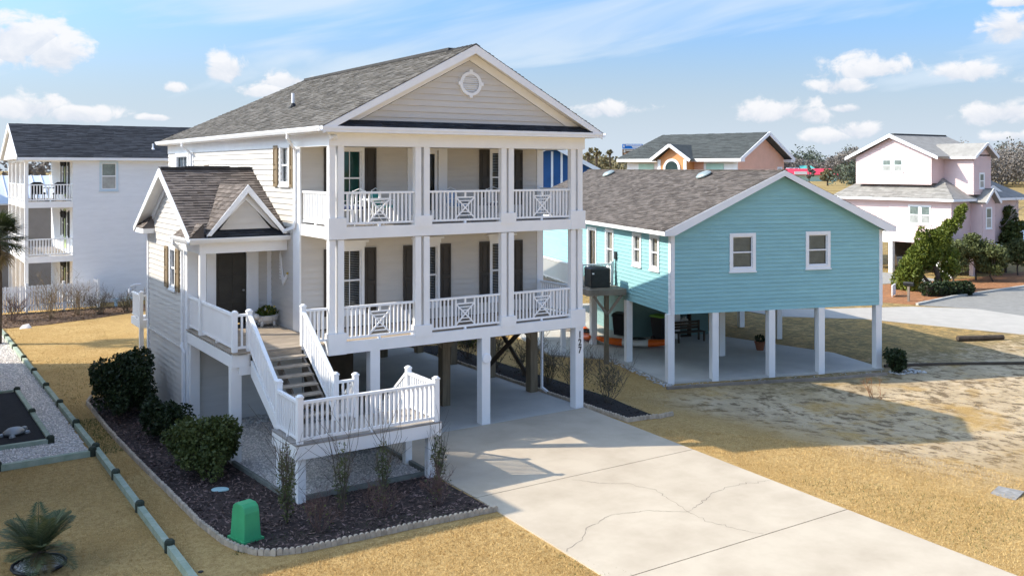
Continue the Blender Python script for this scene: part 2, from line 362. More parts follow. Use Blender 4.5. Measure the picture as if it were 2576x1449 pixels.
def window(parent, w, a0, a1, z0, z1, casing=.09, cols=2, rows=1, blind=True, header=False, cm=None, simple=False, glass=None, blind_col=None, split=True, flat=False, slat=.044):
    """casing (the part), with sash, panes, blind and the dark room behind as its sub-parts"""
    cm = cm or WHITE2; mb = MB(); c = casing
    for (p, q, r, t) in ((a0-c, a0, z0-c, z1+c), (a1, a1+c, z0-c, z1+c), (a0, a1, z1, z1+c), (a0, a1, z0-c, z0)): w.box(mb, p, q, r, t, .0, .055)
    w.box(mb, a0-c-.03, a1+c+.03, z0-c-.035, z0-c+.012, .0, .085)
    if header:
        w.box(mb, a0-c-.03, a1+c+.03, z1+c, z1+c+.13, .0, .07); w.box(mb, a0-c-.10, a1+c+.10, z1+c+.13, z1+c+.19, .0, .14)
    o = mb.build('window', cm, parent)
    s = MB(); t = .035; zm = (z0+z1)/2
    if flat:
        for (p, q, r, u) in ((a0, a0+t, z0, z1), (a1-t, a1, z0, z1), (a0+t, a1-t, z0, z0+t), (a0+t, a1-t, z1-t, z1), (a0+t, a1-t, zm-.03, zm+.03)): w.box(s, p, q, r, u, .0, .045)
        s.build('sash', WHITE2, o)
        for (r, u, gm) in ((z0+t, zm-.03, FLAT_LO), (zm+.03, z1-t, FLAT_UP)): g = MB(); w.box(g, a0+t, a1-t, r, u, -.01, .036); g.build('pane', gm, o)
        return o
    for (p, q, r, u) in ((a0, a0+t, z0, z1), (a1-t, a1, z0, z1), (a0+t, a1-t, z0, z0+t*1.4), (a0+t, a1-t, z1-t, z1)): w.box(s, p, q, r, u, -.05, .012)
    if split: w.box(s, a0+t, a1-t, zm-.025, zm+.025, -.05, .010)
    if not simple:
        for k in range(1, cols):
            x = a0+(a1-a0)*k/cols; w.box(s, x-.010, x+.010, z0+t*1.4, z1-t, -.045, -.02)
    s.build('sash', WHITE2, o)
    for (r, u) in (((z0+.04, zm-.02), (zm+.02, z1-.03)) if split else ((z0+.04, z1-.03),)):
        g = MB(); g.add([w.p(a0+.03,r,-.034), w.p(a1-.03,r,-.034), w.p(a1-.03,u,-.034), w.p(a0+.03,u,-.034)], [(0,1,2,3)]); g.build('pane', glass or GLASS, o)
    if blind:
        b = MB(); zz = z0+.06; bz = z0+.04
        while zz < z1-.03:
            b.add([w.p(a0+.03,zz,-.075), w.p(a1-.03,zz,-.075), w.p(a1-.03,zz+slat,-.095), w.p(a0+.03,zz+slat,-.095)], [(0,1,2,3)]); zz += .05
        b.build('blind', blind_col or BLIND, o)
    i = MB(); d = -.45
    q = [w.p(a0-.02,z0-.02,-.06), w.p(a1+.02,z0-.02,-.06), w.p(a1+.02,z1+.02,-.06), w.p(a0-.02,z1+.02,-.06), w.p(a0-.02,z0-.02,d), w.p(a1+.02,z0-.02,d), w.p(a1+.02,z1+.02,d), w.p(a0-.02,z1+.02,d)]
    i.add(q, [(4,5,6,7),(0,1,5,4),(1,2,6,5),(2,3,7,6),(3,0,4,7)]); i.build('room', DARKIN, o)
    return o
def shutter(parent, w, a0, a1, z0, z1, m):
    mb = MB(); t = .055; zm = z0+(z1-z0)*.47
    w.box(mb, a0, a1, z0, z1, .03, .045)
    for (p, q, r, u) in ((a0, a0+t, z0, z1), (a1-t, a1, z0, z1), (a0+t, a1-t, z0, z0+.09), (a0+t, a1-t, z1-.09, z1), (a0+t, a1-t, zm-.05, zm+.05)): w.box(mb, p, q, r, u, .045, .072)
    for (r, u) in ((z0+.13, zm-.09), (zm+.09, z1-.13)): w.box(mb, a0+t+.035, a1-t-.035, r, u, .045, .060)
    return mb.build('shutter', m, parent)

def shingles(parent, m, O, U, V, lo, hi, vmax, exp=.14, tabw=(.16, .34), name='shingle_field', singles=0, msingle=None, skip=None, vmin=0.0, seed=1):
    """courses of tabs on a roof slope: O eave corner, U along the eave, V up the slope; lo(v), hi(v) its ends"""
    rnd = random.Random(seed); O = Vector(O); U = Vector(U).normalized(); V = Vector(V).normalized(); Nn = U.cross(V).normalized()
    if not callable(lo): lv = lo; lo = lambda v: lv
    if not callable(hi): hv = hi; hi = lambda v: hv
    mb = MB(); cand = []
    v = vmin
    while v < vmax-.01:
        v1 = min(v+exp*1.06, vmax); a, b = lo(v), hi(v); a1, b1 = lo(v1), hi(v1)
        u = a - rnd.random()*.15; first = True
        while u < b:
            wd = rnd.uniform(*tabw); e = min(u+wd, b); s_ = max(u, a)
            if e-s_ > .02:
                lift = .030 if rnd.random() < .5 else .017
                t0 = s_ if not first else a1; t1 = e if e < b else b1
                t0 = min(max(t0, min(a, a1)), max(b, b1)); t1 = max(t1, t0+.005)
                if first: t0 = a1
                if s_ > b1 and e >= b: t0 = b1
                if e < a1: t1 = max(a1, t0+.002); t0 = min(t0, t1-.002) if not first else t0
                drop = rnd.uniform(-.006, .006)
                if not (skip and skip((s_+e)/2, v)):
                    q = [O+U*s_+V*(v+drop)+Nn*lift, O+U*e+V*(v+drop)+Nn*lift, O+U*t1+V*v1+Nn*.004, O+U*t0+V*v1+Nn*.004, O+U*s_+V*(v+drop), O+U*e+V*(v+drop)]
                    f = [(0,1,2,3),(4,5,1,0),(4,0,3),(5,2,1)]
                    cand.append((q, f))
                first = False
            u = u+wd
        v += exp
    if singles:
        rnd.shuffle(cand) if False else None
        for q, f in cand[:singles]: MB().add(q, f).build('shingle', msingle, parent)
        cand = cand[singles:]
    if cand:
        for q, f in cand: mb.add(q, f)
        return mb.build(name, m, parent, kind='stuff')

def railing(parent, p0, p1, top=.94, bot=.10, step=.118, xc=None, xw=.62, m=None, tw=.09, foot=True, bw=.046):
    """a railing between two floor points, every baluster a piece of its own; xc = distance along of an X-braced panel"""
    m = m or RAIL; p0 = Vector(p0); p1 = Vector(p1); d = p1-p0; h = Vector((d.x, d.y, 0)); L = h.length; u = h/L; k = d.z/L
    def at(t, z): q = p0+u*t; return Vector((q.x, q.y, p0.z+k*t+z))
    barp('top_rail', parent, m, at(0, top-.03), at(L, top-.03), tw, .06); barp('bottom_rail', parent, m, at(0, bot), at(L, bot), .05, .06)
    if foot and L > 1.2: piece('rail_foot', parent, m, at(L/2,0).x-.03, at(L/2,0).x+.03, at(L/2,0).y-.03, at(L/2,0).y+.03, at(L/2,0).z+.005, at(L/2,bot-.03).z)
    spans = [(0, L)] if xc is None else [(0, xc-xw/2), (xc+xw/2, L)]
    for (s0, s1) in spans:
        n = max(1, round((s1-s0)/step))
        for i in range(1, n):
            t = s0+(s1-s0)*i/n; c = at(t, 0)
            piece('baluster', parent, m, c.x-bw/2, c.x+bw/2, c.y-bw/2, c.y+bw/2, c.z+bot+.03, c.z+top-.058)
    if xc is not None:
        mb = MB(); b0 = bot+.03; b1 = top-.06; a0 = xc-xw/2; a1 = xc+xw/2; hb = b1-.14; t = .03
        for x in (a0, a1): mb.bar(at(x, b0), at(x, b1), .045, .045)
        mb.bar(at(a0, hb), at(a1, hb), t, .04); mb.bar(at(xc, hb), at(xc, b1), .06, .04)
        mb.bar(at(a0, b0+.02), at(a1, hb), .034, .04); mb.bar(at(a0, hb), at(a1, b0+.02), .030, .038)
        zc = (b0+hb)/2; H = (hb-b0)/2
        for f in (.36, .68):
            for sg in (1, -1):
                mb.bar(at(xc-xw/2*f, zc+sg*H*f), at(xc+xw/2*f, zc+sg*H*f), .026, .028)
                mb.bar(at(xc+sg*xw/2*f, zc-H*f), at(xc+sg*xw/2*f, zc+H*f), .026, .028)
        mb.build('lattice_panel', m, parent)
def newel(parent, x, y, z0, z1, w=.125, m=None):
    m = m or RAIL; h = w/2
    mb = MB().box(x-h, x+h, y-h, y+h, z0, z1-.05); mb.box(x-h-.012, x+h+.012, y-h-.012, y+h+.012, z1-.05, z1-.015)
    mb.lathe([(h*1.25, 0), (h*.9, .03), (.001, .045)], 8, (x, y, z1-.015)); return mb.build('newel_post', m, parent)

# ---------------------------------------------------------------- plant helpers
def leaf_cloud(name, blobs, n, size, m, parent=None, kind=None, shell=.55, aspect=1.6, flat=0.0, seed=0, droop=0):
    """many small leaves through a set of ellipsoids (centre, radii, weight)"""
    rg = np.random.default_rng(seed); w = np.array([b[2] for b in blobs], float); w /= w.sum()
    idx = rg.choice(len(blobs), n, p=w); C = np.array([b[0] for b in blobs], float)[idx]; Rr = np.array([b[1] for b in blobs], float)[idx]
    d = rg.normal(size=(n, 3)); d /= np.linalg.norm(d, axis=1)[:, None]
    rad = (shell+(1-shell)*rg.random(n)**.6)*(1+.10*np.sin(d[:, 0]*9+idx)*np.cos(d[:, 1]*7+idx*2))
    P = C+d*Rr*rad[:, None]
    a = d*.7+rg.normal(size=(n, 3))*.75; a[:, 2] += flat-droop; a /= np.linalg.norm(a, axis=1)[:, None]
    b = np.cross(a, rg.normal(size=(n, 3))); b /= np.linalg.norm(b, axis=1)[:, None]
    s = size*rg.uniform(.6, 1.3, n)[:, None]
    V = np.stack([P-a*s*aspect*.5, P+b*s*.5, P+a*s*aspect*.5, P-b*s*.5], 1).reshape(-1, 3)
    return raw(name, V, np.arange(4*n).reshape(n, 4), m, parent, kind)
def branches(mb, base, n, h, spread, r=.012, fork=3, seed=0, lean=(0, 0), sub=4, curl=.25, levels=2):
    rd = random.Random(seed)
    def grow(p, d, l, r, lev):
        pts = [p]; q = Vector(p); dd = Vector(d)
        for _ in range(3):
            dd = (dd+Vector((rd.gauss(0, curl), rd.gauss(0, curl), rd.gauss(0.08, curl*.6)))).normalized(); q = q+dd*l/3; pts.append(q.copy())
        mb.tube(pts, r, 4, r*.45)
        if lev > 0:
            for _ in range(sub):
                i = rd.choice((1, 2, 2, 3)); nd = (dd+Vector((rd.gauss(0, .6), rd.gauss(0, .6), rd.gauss(.15, .4)))).normalized()
                grow(pts[i], nd, l*rd.uniform(.35, .6), r*.55, lev-1)
    for i in range(n):
        a = rd.random()*6.283; t = rd.random()*spread
        d = Vector((math.cos(a)*t+lean[0], math.sin(a)*t+lean[1], 1)).normalized()
        b = Vector(base)+Vector((math.cos(a)*t*.12, math.sin(a)*t*.12, 0))
        grow(b, d, h*rd.uniform(.6, 1), r, levels)
    return mb

# ---------------------------------------------------------------- ground
def sstep(a, b, x):
    t = np.clip((x-a)/(b-a), 0, 1); return t*t*(3-2*t)
def gz(x, y):                                                      # the lot falls half a metre towards the blue house
    x = np.asarray(x, float); y = np.asarray(y, float)
    e1 = 13.0+4.5*sstep(0, -7, y)
    z = -.03-.47*sstep(8.55, e1, x)
    z = np.minimum(z, -.03-.47*sstep(34, 44, y))
    return z + .015*np.sin(x*1.7+y*.6)*np.sin(y*1.3-x*.4)*sstep(8.6, 11, x)
def gh(x, y): return float(gz(x, y))

def grass_mat():
    m = bpy.data.materials.new('dormant_lawn'); m.use_nodes = True; nt = m.node_tree; N = nt.nodes; L = nt.links; b = N['Principled BSDF']
    b.inputs['Roughness'].default_value = .95; b.inputs['Specular IOR Level'].default_value = .1
    ge = N.new('ShaderNodeNewGeometry'); sp = N.new('ShaderNodeSeparateXYZ'); L.new(ge.outputs['Position'], sp.inputs[0])
    def nz(s, d=5, r=.6, st=(1, 1, 1)):
        mp = N.new('ShaderNodeMapping'); mp.inputs['Scale'].default_value = st; L.new(ge.outputs['Position'], mp.inputs[0])
        t = N.new('ShaderNodeTexNoise'); t.inputs['Scale'].default_value = s; t.inputs['Detail'].default_value = d; t.inputs['Roughness'].default_value = r; L.new(mp.outputs[0], t.inputs['Vector']); return t.outputs[0]
    def rng(v, a, b_, c=0, d=1, smooth=True):
        r = N.new('ShaderNodeMapRange'); L.new(v, r.inputs[0]); r.inputs[1].default_value = a; r.inputs[2].default_value = b_; r.inputs[3].default_value = c; r.inputs[4].default_value = d
        if smooth: r.interpolation_type = 'SMOOTHSTEP'
        return r.outputs[0]
    def mix(f, a, c):
        x = N.new('ShaderNodeMix'); x.data_type = 'RGBA'
        L.new(f, x.inputs[0])
        for i, v in ((6, a), (7, c)):
            if isinstance(v, tuple): x.inputs[i].default_value = (*v, 1)
            else: L.new(v, x.inputs[i])
        return x.outputs[2]
    def mul(a, b_):
        x = N.new('ShaderNodeMath'); x.operation = 'MULTIPLY'; L.new(a, x.inputs[0]); L.new(b_, x.inputs[1]); return x.outputs[0]
    c = mix(rng(nz(.55), .35, .65), (.44, .275, .095), (.55, .37, .15))
    c = mix(rng(nz(9, 4, .7), .35, .7), c, (.35, .21, .07))
    c = mix(rng(nz(38, 3, .7), .45, .75), c, (.64, .47, .23))
    c = mix(mul(rng(nz(1.4, 4), .60, .78), rng(nz(14), .4, .7)), c, (.085, .105, .03))       # green flushes
    # thin sandy turf on the fallen side of the lot
    msk = mul(mul(rng(sp.outputs[0], 10.5, 14.0), rng(sp.outputs[1], -12.5, -8.0)), rng(sp.outputs[1], 2.5, -.5))
    t = nz(2.7, 7, .72, (1, .7, 1))
    sand = mix(rng(t, .48, .60), mix(rng(nz(.9, 3), .4, .6), (.62, .49, .32), (.50, .385, .24)), (.20, .145, .085))
    c = mix(mul(msk, rng(nz(.45, 4, .7), .34, .52)), c, sand)
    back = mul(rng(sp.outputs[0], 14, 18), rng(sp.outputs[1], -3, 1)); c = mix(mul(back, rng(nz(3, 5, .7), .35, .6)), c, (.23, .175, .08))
    far = rng(sp.outputs[0], 75, 95)
    c = mix(far, c, mix(rng(nz(.06, 4), .4, .6), (.27, .19, .075), (.36, .26, .11)))
    L.new(c, b.inputs['Base Color'])
    bp = N.new('ShaderNodeBump'); bp.inputs['Strength'].default_value = .9; bp.inputs['Distance'].default_value = .04
    L.new(nz(32, 5, .75), bp.inputs['Height']); L.new(bp.outputs[0], b.inputs['Normal'])
    return m
LAWN = grass_mat()
def axis(fine0, fine1, st, lo, hi):
    a = list(np.arange(fine0, fine1, st)); s = st; x = fine0
    L_ = []
    while x > lo: s *= 1.35; x -= s; L_.append(max(x, lo))
    s = st; x = a[-1]; H_ = []
    while x < hi: s *= 1.35; x += s; H_.append(min(x, hi))
    return np.array(L_[::-1]+a+H_)
gx = axis(-12, 40, .5, -2500, 3500); gy = axis(-22, 46, .5, -2500, 3500)
GX, GY = np.meshgrid(gx, gy); V = np.stack([GX, GY, gz(GX, GY)], -1).reshape(-1, 3); nx = len(gx)
I, J = np.meshgrid(np.arange(nx-1), np.arange(len(gy)-1)); q = (J*nx+I).ravel()
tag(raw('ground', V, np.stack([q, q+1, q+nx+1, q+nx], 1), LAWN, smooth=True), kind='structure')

def in_poly(P, poly):
    x, y = P[:, 0], P[:, 1]; ins = np.zeros(len(P), bool); n = len(poly); j = n-1
    for i in range(n):
        xi, yi = poly[i]; xj, yj = poly[j]
        c = ((yi > y) != (yj > y)) & (x < (xj-xi)*(y-yi)/((yj-yi) or 1e-9)+xi); ins ^= c; j = i
    return ins
def scatter(poly, n, seed):
    rg = np.random.default_rng(seed); p = np.array(poly); lo = p.min(0); hi = p.max(0)
    P = rg.uniform(lo, hi, (int(n*1.8), 2)); P = P[in_poly(P, poly)][:n]; return P
def sheet(name, poly, z, m, kind='structure', t=.02, follow=False):
    mb = MB()
    if follow: vs = [(x, y, gh(x, y)+z) for x, y in poly]
    else: vs = [(x, y, z) for x, y in poly]
    n = len(vs); mb.add(vs+[(x, y, h-t) for x, y, h in vs], [tuple(range(n)), tuple(range(2*n-1, n-1, -1))]+[(i, i+n, (i+1) % n+n, (i+1) % n) for i in range(n)])
    o = mb.build(name, m)
    return tag(o, kind=kind)
def stones(name, poly, n, size, m, z0=0.0, seed=0, parent=None, zf=None, flat=.6):
    """a spread of little angular stones"""
    P = scatter(poly, n, seed); n = len(P); rg = np.random.default_rng(seed+99)
    base = np.array([(1, 0, 0), (-.5, .87, 0), (-.5, -.87, 0), (0, 0, 1), (0, 0, -1)], float)
    sc = size*rg.uniform(.5, 1.3, (n, 1, 1))*rg.uniform(.6, 1.2, (n, 1, 3)); sc[:, :, 2] *= flat
    th = rg.uniform(0, 6.28, n); c, s = np.cos(th), np.sin(th)
    B = base[None]*sc; X = B[:, :, 0]*c[:, None]-B[:, :, 1]*s[:, None]; Y = B[:, :, 0]*s[:, None]+B[:, :, 1]*c[:, None]
    zz = (zf(P[:, 0], P[:, 1]) if zf else 0)+z0
    V = np.stack([X+P[:, 0:1], Y+P[:, 1:2], B[:, :, 2]+np.asarray(zz).reshape(-1, 1)*np.ones((n, 1))+size*.15], -1).reshape(-1, 3)
    f = np.array([(0, 1, 3), (1, 2, 3), (2, 0, 3), (1, 0, 4), (2, 1, 4), (0, 2, 4)])
    F = (np.arange(n)[:, None, None]*5+f[None]).reshape(-1, 3)
    return raw(name, V, F, m, parent, 'stuff')
def chips(name, poly, n, size, m, z0=0.0, seed=0, zf=None):
    P = scatter(poly, n, seed); n = len(P); rg = np.random.default_rng(seed+5)
    a = rg.normal(size=(n, 3)); a[:, 2] *= .35; a /= np.linalg.norm(a, axis=1)[:, None]; b = np.cross(a, rg.normal(size=(n, 3))*[.3, .3, 1]); b /= np.linalg.norm(b, axis=1)[:, None]
    s = size*rg.uniform(.5, 1.5, n)[:, None]; zz = (zf(P[:, 0], P[:, 1]) if zf else np.zeros(n))+z0+rg.uniform(.005, .03, n); C = np.column_stack([P, zz])
    V = np.stack([C-a*s, C+b*s*.3, C+a*s, C-b*s*.3], 1).reshape(-1, 3)
    return raw(name, V, np.arange(4*n).reshape(n, 4), m, None, 'stuff')
def blades(name, polys, m, h, seed, zf=gz):
    Vs = []
    for (poly, n) in polys:
        P = scatter(poly, n, seed); seed += 1; n = len(P); rg = np.random.default_rng(seed)
        th = rg.uniform(0, 6.28, n); hh = h*rg.uniform(.5, 1.4, n); w = .0065*rg.uniform(.7, 1.5, n); ln = rg.normal(0, .6, (n, 2))*hh[:, None]
        z = zf(P[:, 0], P[:, 1])-.01; dx = np.cos(th)*w; dy = np.sin(th)*w
        Vs.append(np.stack([np.column_stack([P[:, 0]-dx, P[:, 1]-dy, z]), np.column_stack([P[:, 0]+dx, P[:, 1]+dy, z]), np.column_stack([P+ln, z+hh])], 1).reshape(-1, 3))
    V = np.concatenate(Vs); n = len(V)//3
    return raw(name, V, np.arange(3*n).reshape(n, 3), m, None, 'stuff')

# driveway slabs
def XL(y): return 1.36 if y > -6 else 1.34+.046*(y+6)
def XR(y): return 8.36+.066*y
def slab(parent, name, poly, z0, z1, m): return MB().prism(poly, 2, z0, z1).build(name, m, parent)
drive = tag(bpy.data.objects.new('driveway', None), kind='structure'); COL.objects.link(drive)
ys = [-.04, -5.09, -10.14, -14.05]
g_ = .013
for i in range(3):
    y0, y1 = ys[i+1], ys[i]
    slab(drive, 'concrete_slab', [(XL(y0), y0+g_), (XR(y0), y0+g_), (XR(y1), y1-g_), (XL(y1), y1-g_)], -.14, 0, CONC)
slab(drive, 'concrete_slab', [(-3, -20), (16, -20), (16, -15.2), (9.2, -14.6), (XR(-14), -14.05-g_), (XL(-14), -14.05-g_), (-.5, -14.6)], -.14, 0, CONC)
slab(drive, 'concrete_slab', [(1.36, -.04+g_), (8.38, -.04+g_), (8.38, 9), (1.36, 9)], -.14, 0, CONC2)
slab(drive, 'concrete_slab', [(1.36, 9+g_), (8.38, 9+g_), (8.38, 16.5), (1.36, 16.5)], -.14, 0, CONC2)
MB().add([(1.0, -14.3, -.035), (7.38, -14.3, -.035), (8.28, -.5, -.035), (8.3, 16.4, -.035), (1.4, 16.4, -.035), (1.4, -6, -.035)], [(0, 1, 2, 3, 4, 5)]).build('joint_fill', JOINT, drive)
def crack(pts, w=.012):
    mb = MB(); rd = random.Random(len(pts)*7); P = []
    for (p, q) in zip(pts[:-1], pts[1:]):
        n = max(2, int(math.dist(p, q)/.09))
        for k in range(n): t = k/n; P.append((p[0]+(q[0]-p[0])*t+rd.gauss(0, .024), p[1]+(q[1]-p[1])*t+rd.gauss(0, .024)))
    P.append(pts[-1])
    for p, q in zip(P[:-1], P[1:]):
        d = Vector((q[0]-p[0], q[1]-p[1])).normalized(); ww = w*rd.uniform(.4, 1.2); a = Vector((-d.y, d.x))*ww/2
        mb.add([(p[0]-a.x, p[1]-a.y, .003), (q[0]-a.x, q[1]-a.y, .003), (q[0]+a.x, q[1]+a.y, .003), (p[0]+a.x, p[1]+a.y, .003)], [(0, 1, 2, 3)])
    mb.build('crack', CRACK, drive)
crack([(3.9, -5.3), (4.3, -5.9), (4.85, -6.25), (5.05, -6.9), (4.9, -7.6), (4.72, -8.35), (4.65, -9.0), (4.9, -9.7), (5.1, -10.1)])
crack([(1.25, -8.6), (1.9, -8.3), (2.3, -7.9), (3.3, -7.55), (4.1, -7.9), (4.72, -8.35), (5.4, -8.1), (6.0, -7.8), (6.6, -7.7), (7.2, -7.75), (7.8, -7.9)])

# left gravel yard and beds
sheet('gravel_yard', [(-5.28, 3.16), (-5.36, 30), (-16, 30), (-16, 3.16)], -.008, mat('gravel_bed_base', (.50, .46, .41), .9, .15, 14, .5, 60))
stones('gravel', [(-5.26, 3.2), (-5.3, 24), (-9.2, 24), (-9.2, 3.2)], 26000, .040, STONE, -.005, 3)
sheet('soil_bed', [(-6.05, 5.0), (-6.12, 11.7), (-9.5, 11.7), (-9.5, 4.95)], .055, SOIL, t=.06)
def border(label, runs, w=.13, h=.15, blocks=True, z=-.03, mt=None):
    t = thing('timber_border', label, 'timber border', (runs[0][0][0], runs[0][0][1], 0)); ox, oy = runs[0][0]
    for (p, q, n) in runs:
        for k in range(n):
            a = (p[0]+(q[0]-p[0])*k/n-ox, p[1]+(q[1]-p[1])*k/n-oy); b = (p[0]+(q[0]-p[0])*(k+1)/n-ox, p[1]+(q[1]-p[1])*(k+1)/n-oy)
            d = Vector((b[0]-a[0], b[1]-a[1])); e = d.normalized()*.012
            hh = h*(1+.04*math.sin(k*2.3))
            barp('timber', t, mt or TIMB, (a[0]+e.x, a[1]+e.y, z+hh/2), (b[0]-e.x, b[1]-e.y, z+hh/2), w, hh)
            if blocks: MB().lathe([(.10, 0), (.10, h+.05), (.07, h+.09)], 10, (b[0], b[1], z)).build('stub_post', TIMBD, t)
    return t
border('long row of greenish timbers dividing the gravel yard from the lawn', [((-5.12, -9.5), (-5.12, 3.4), 5), ((-5.13, 3.4), (-5.36, 26), 8)])
border('single timber closing the gravel yard off from the tan turf', [((-9.6, 2.95), (-5.25, 3.1), 2)])
border('timber frame around the black soil bed', [((-9.4, 4.85), (-6.0, 4.88), 1), ((-6.0, 4.9), (-6.1, 11.75), 2), ((-6.1, 11.8), (-9.4, 11.8), 1)], h=.14)

# front mulch bed with scalloped edging and the gravel under the landing
BED = [(1.30, -5.98), (-.53, -5.87), (-1.84, -5.83), (-2.99, -5.78), (-3.5, -5.63), (-3.76, -5.42), (-4.0, -5.0), (-4.14, -4.49), (-4.26, -3.22), (-4.31, -1.47), (-4.41, 1.87), (-4.46, 4.23), (-4.47, 5.67), (-4.43, 8.94), (-4.2, 9.6), (-2.5, 9.6), (-2.5, 4.5), (-2.4, .35), (-2.15, -3.12), (1.26, -3.1)]
sheet('mulch_bed', BED, .0, MULCH)
chips('bark_chips', BED, 9000, .05, MULCHC, .0, 4)
GBED = [(-2.12, -3.05), (1.16, -3.03), (1.16, -.1), (1.16, 4.4), (-2.4, 4.4), (-2.4, .35)]
sheet('gravel_bed', GBED, .012, MATS['gravel_bed_base'])
stones('gravel_under_landing', GBED, 9000, .034, STONE, .014, 5)
border('low timbers edging the gravel under the stair landing', [((-2.2, -3.12), (1.2, -3.1), 1), ((1.24, -3.05), (1.24, -.1), 1), ((-2.47, .3), (-2.2, -3.0), 1)], w=.09, h=.13, blocks=False, mt=mat('grey_timber', (.20, .205, .175), .85, .2, 4, .3, 30, rand=.1))
stones('rubble_stones', [(-1.2, 3.6), (-.2, 3.6), (-.2, 4.3), (-1.2, 4.3)], 120, .11, STONEG, .03, 8)
def scallops(label, line, step=.118, closed=False):
    t = thing('garden_edging', label, 'edging', (line[0][0], line[0][1], 0)); ox, oy = line[0]
    pr = [(-.055, -.03), (.055, -.03), (.055, .055), (.042, .085), (.018, .103), (-.018, .103), (-.042, .085), (-.055, .055)]
    me = None; carry = 0.0
    for p, q in zip(line[:-1], line[1:]):
        L_ = math.dist(p, q); a = math.atan2(q[1]-p[1], q[0]-p[0]); s = carry
        while s < L_:
            if me is None:
                o = MB().prism(pr, 1, -.032, .032).build('edging_block', EDGE, t); me = o.data
            else:
                o = bpy.data.objects.new('edging_block', me); COL.objects.link(o); o.parent = t
            x = p[0]+(q[0]-p[0])*s/L_; y = p[1]+(q[1]-p[1])*s/L_
            o.location = (x-ox, y-oy, random.uniform(-.012, .008)+gh(x, y)+.03); o.rotation_euler = (random.gauss(0, .04), random.gauss(0, .03), a+random.gauss(0, .05)); s += step
        carry = s-L_
scallops('scalloped concrete edging curving around the front mulch bed', BED[:15])
RB = [(8.5, -1.95), (8.46, 12), (10.3, 12), (10.3, 1.2), (9.95, -.6), (9.62, -2.02)]
V = []; F_ = []; ny, nx_ = 30, 8
for j in range(ny+1):
    y = -1.98+13.9*j/ny; xr = 9.62+.68*min(1, max(0, (y+2)/3.2))
    for i in range(nx_+1): x = 8.47+(xr-8.47)*i/nx_; V.append((x, y, gh(x, y)+.014))
for j in range(ny):
    for i in range(nx_): a = j*(nx_+1)+i; F_.append((a, a+1, a+nx_+2, a+nx_+1))
tag(raw('mulch_strip', V, F_, mat('black_mulch', (.022, .017, .015), .95, .5, 10, .8, 60)), kind='structure')
chips('bark_chips_strip', RB, 2600, .035, mat('dark_bark_chip', (.05, .036, .03), .9, .3, 8, island=.7), .012, 14, zf=gz)
scallops('scalloped concrete edging along the dark mulch strip beside the carport', [(10.3, -1.85), (9.62, -2.06), (8.42, -2.0), (8.43, 9.5)])

TURF = mat('straw_blade', (.48, .31, .11), .9, .25, 3, island=.28, col2=(.60, .42, .18))
blades('grass', [([(-5, -6.1), (1.2, -6.15), (1.1, -12), (-5, -12)], 40000), ([(8.5, -2.6), (14, -9), (14, -14), (7.4, -14)], 32000), ([(8.6, -2.3), (13, -.5), (28, -5), (28, -14), (14, -12)], 8000),
                 ([(-5.0, -6), (-4.5, -3), (-4.6, 10), (-5.1, 10)], 5000), ([(-5.2, -8), (-5.2, 2.9), (-9, 2.9), (-9, -8)], 14000), ([(-5.1, 10), (-2.6, 10), (-1, 27), (-5, 27)], 9000), ([(10.5, -1), (13, 1), (13, 7), (10.4, 7)], 5000)], TURF, .045, 20)
GRN = leaf_mat('green_weed', (.035, .075, .015), (.09, .13, .03))
blades('weeds', [([(-5, 9), (-4.6, 9), (-2.8, 16), (-4.5, 18)], 600), ([(-4.2, -5.2), (1, -5.8), (1.2, -5.4), (-3.8, -4.6)], 2600), ([(-5.05, 3), (-4.5, 3), (-4.5, 7), (-5.05, 7)], 1800), ([(2, -11), (1.1, -8.5), (0, -9.5)], 260), ([(8.3, -8), (9.5, -9), (12, -13), (7.8, -13)], 1200)], GRN, .06, 40)
MB().lathe([(.05, 0), (.05, .01), (.0001, .012)], 10, (-4.87, -5.6, -.028)).build('drain_hole', BLACK)
tag(bpy.data.objects['drain_hole'], 'small black drain hole in the turf beside the timber row', 'drain')

# ================================================================ the grey beach house
H = thing('beach_house', 'tall grey clapboard beach house on pilings with two stacked white front porches', 'house')
BX0, BX1, PW = 0.0, 8.30, 2.15
def pc(name, m, *a): return piece(name, H, m, *a)
PAIRS = [(-.04, .14, .21, .38), (2.49, 2.67, 2.76, 2.94), (5.31, 5.49, 5.57, 5.75), (7.85, 8.03, 8.12, 8.30)]
# decks -----------------------------------------------------------
for (zb, zt, top) in ((2.50, 2.80, 5.50), (5.52, 5.83, 7.97)):
    pc('deck_beam', WHITE, -.02, 8.36, -.02, .10, zb, zt)
    pc('deck_beam', WHITE, 8.24, 8.36, .10, PW-.02, zb, zt)
    pc('deck_beam', WHITE, -.02, .10, .10, PW-.02, zb, zt)
    nb = 15
    for i in range(nb):
        y0 = .105+(PW-.13)*i/nb; pc('deck_board', DECKG if zb > 4 else DECKW, .105, 8.235, y0, y0+(PW-.13)/nb-.006, zt-.045, zt-.012)
    for k, pr in enumerate(PAIRS):
        pc('post_base', WHITE, pr[0]-.03, pr[3]+.05 if k < 3 else pr[3]+.075, -.045, .23, zb-.004 if k in (0, 3) else zt-.06, zt+.25)
        pc('porch_post', WHITE, pr[0], pr[1], .0, .17, zt+.25, top); pc('porch_post', WHITE, pr[2], pr[3], .004, .174, zt+.25, top)
    zf = zt-.01
    for k, (x0, x1, xc) in enumerate(((.39, 2.48, 1.45), (2.95, 5.30, 4.13), (5.76, 7.84, 6.82))): railing(H, (x0, .09, zf), (x1, .09, zf), xc=xc-x0)
    railing(H, (8.21, .24, zf), (8.21, PW-.03, zf))
    if zb > 4: railing(H, (.06, .24, zf), (.06, PW-.03, zf))
    MB().box(.11, 8.23, .11, PW, zb+.02, zb+.05).build('deck_soffit', SOFFIT, H)
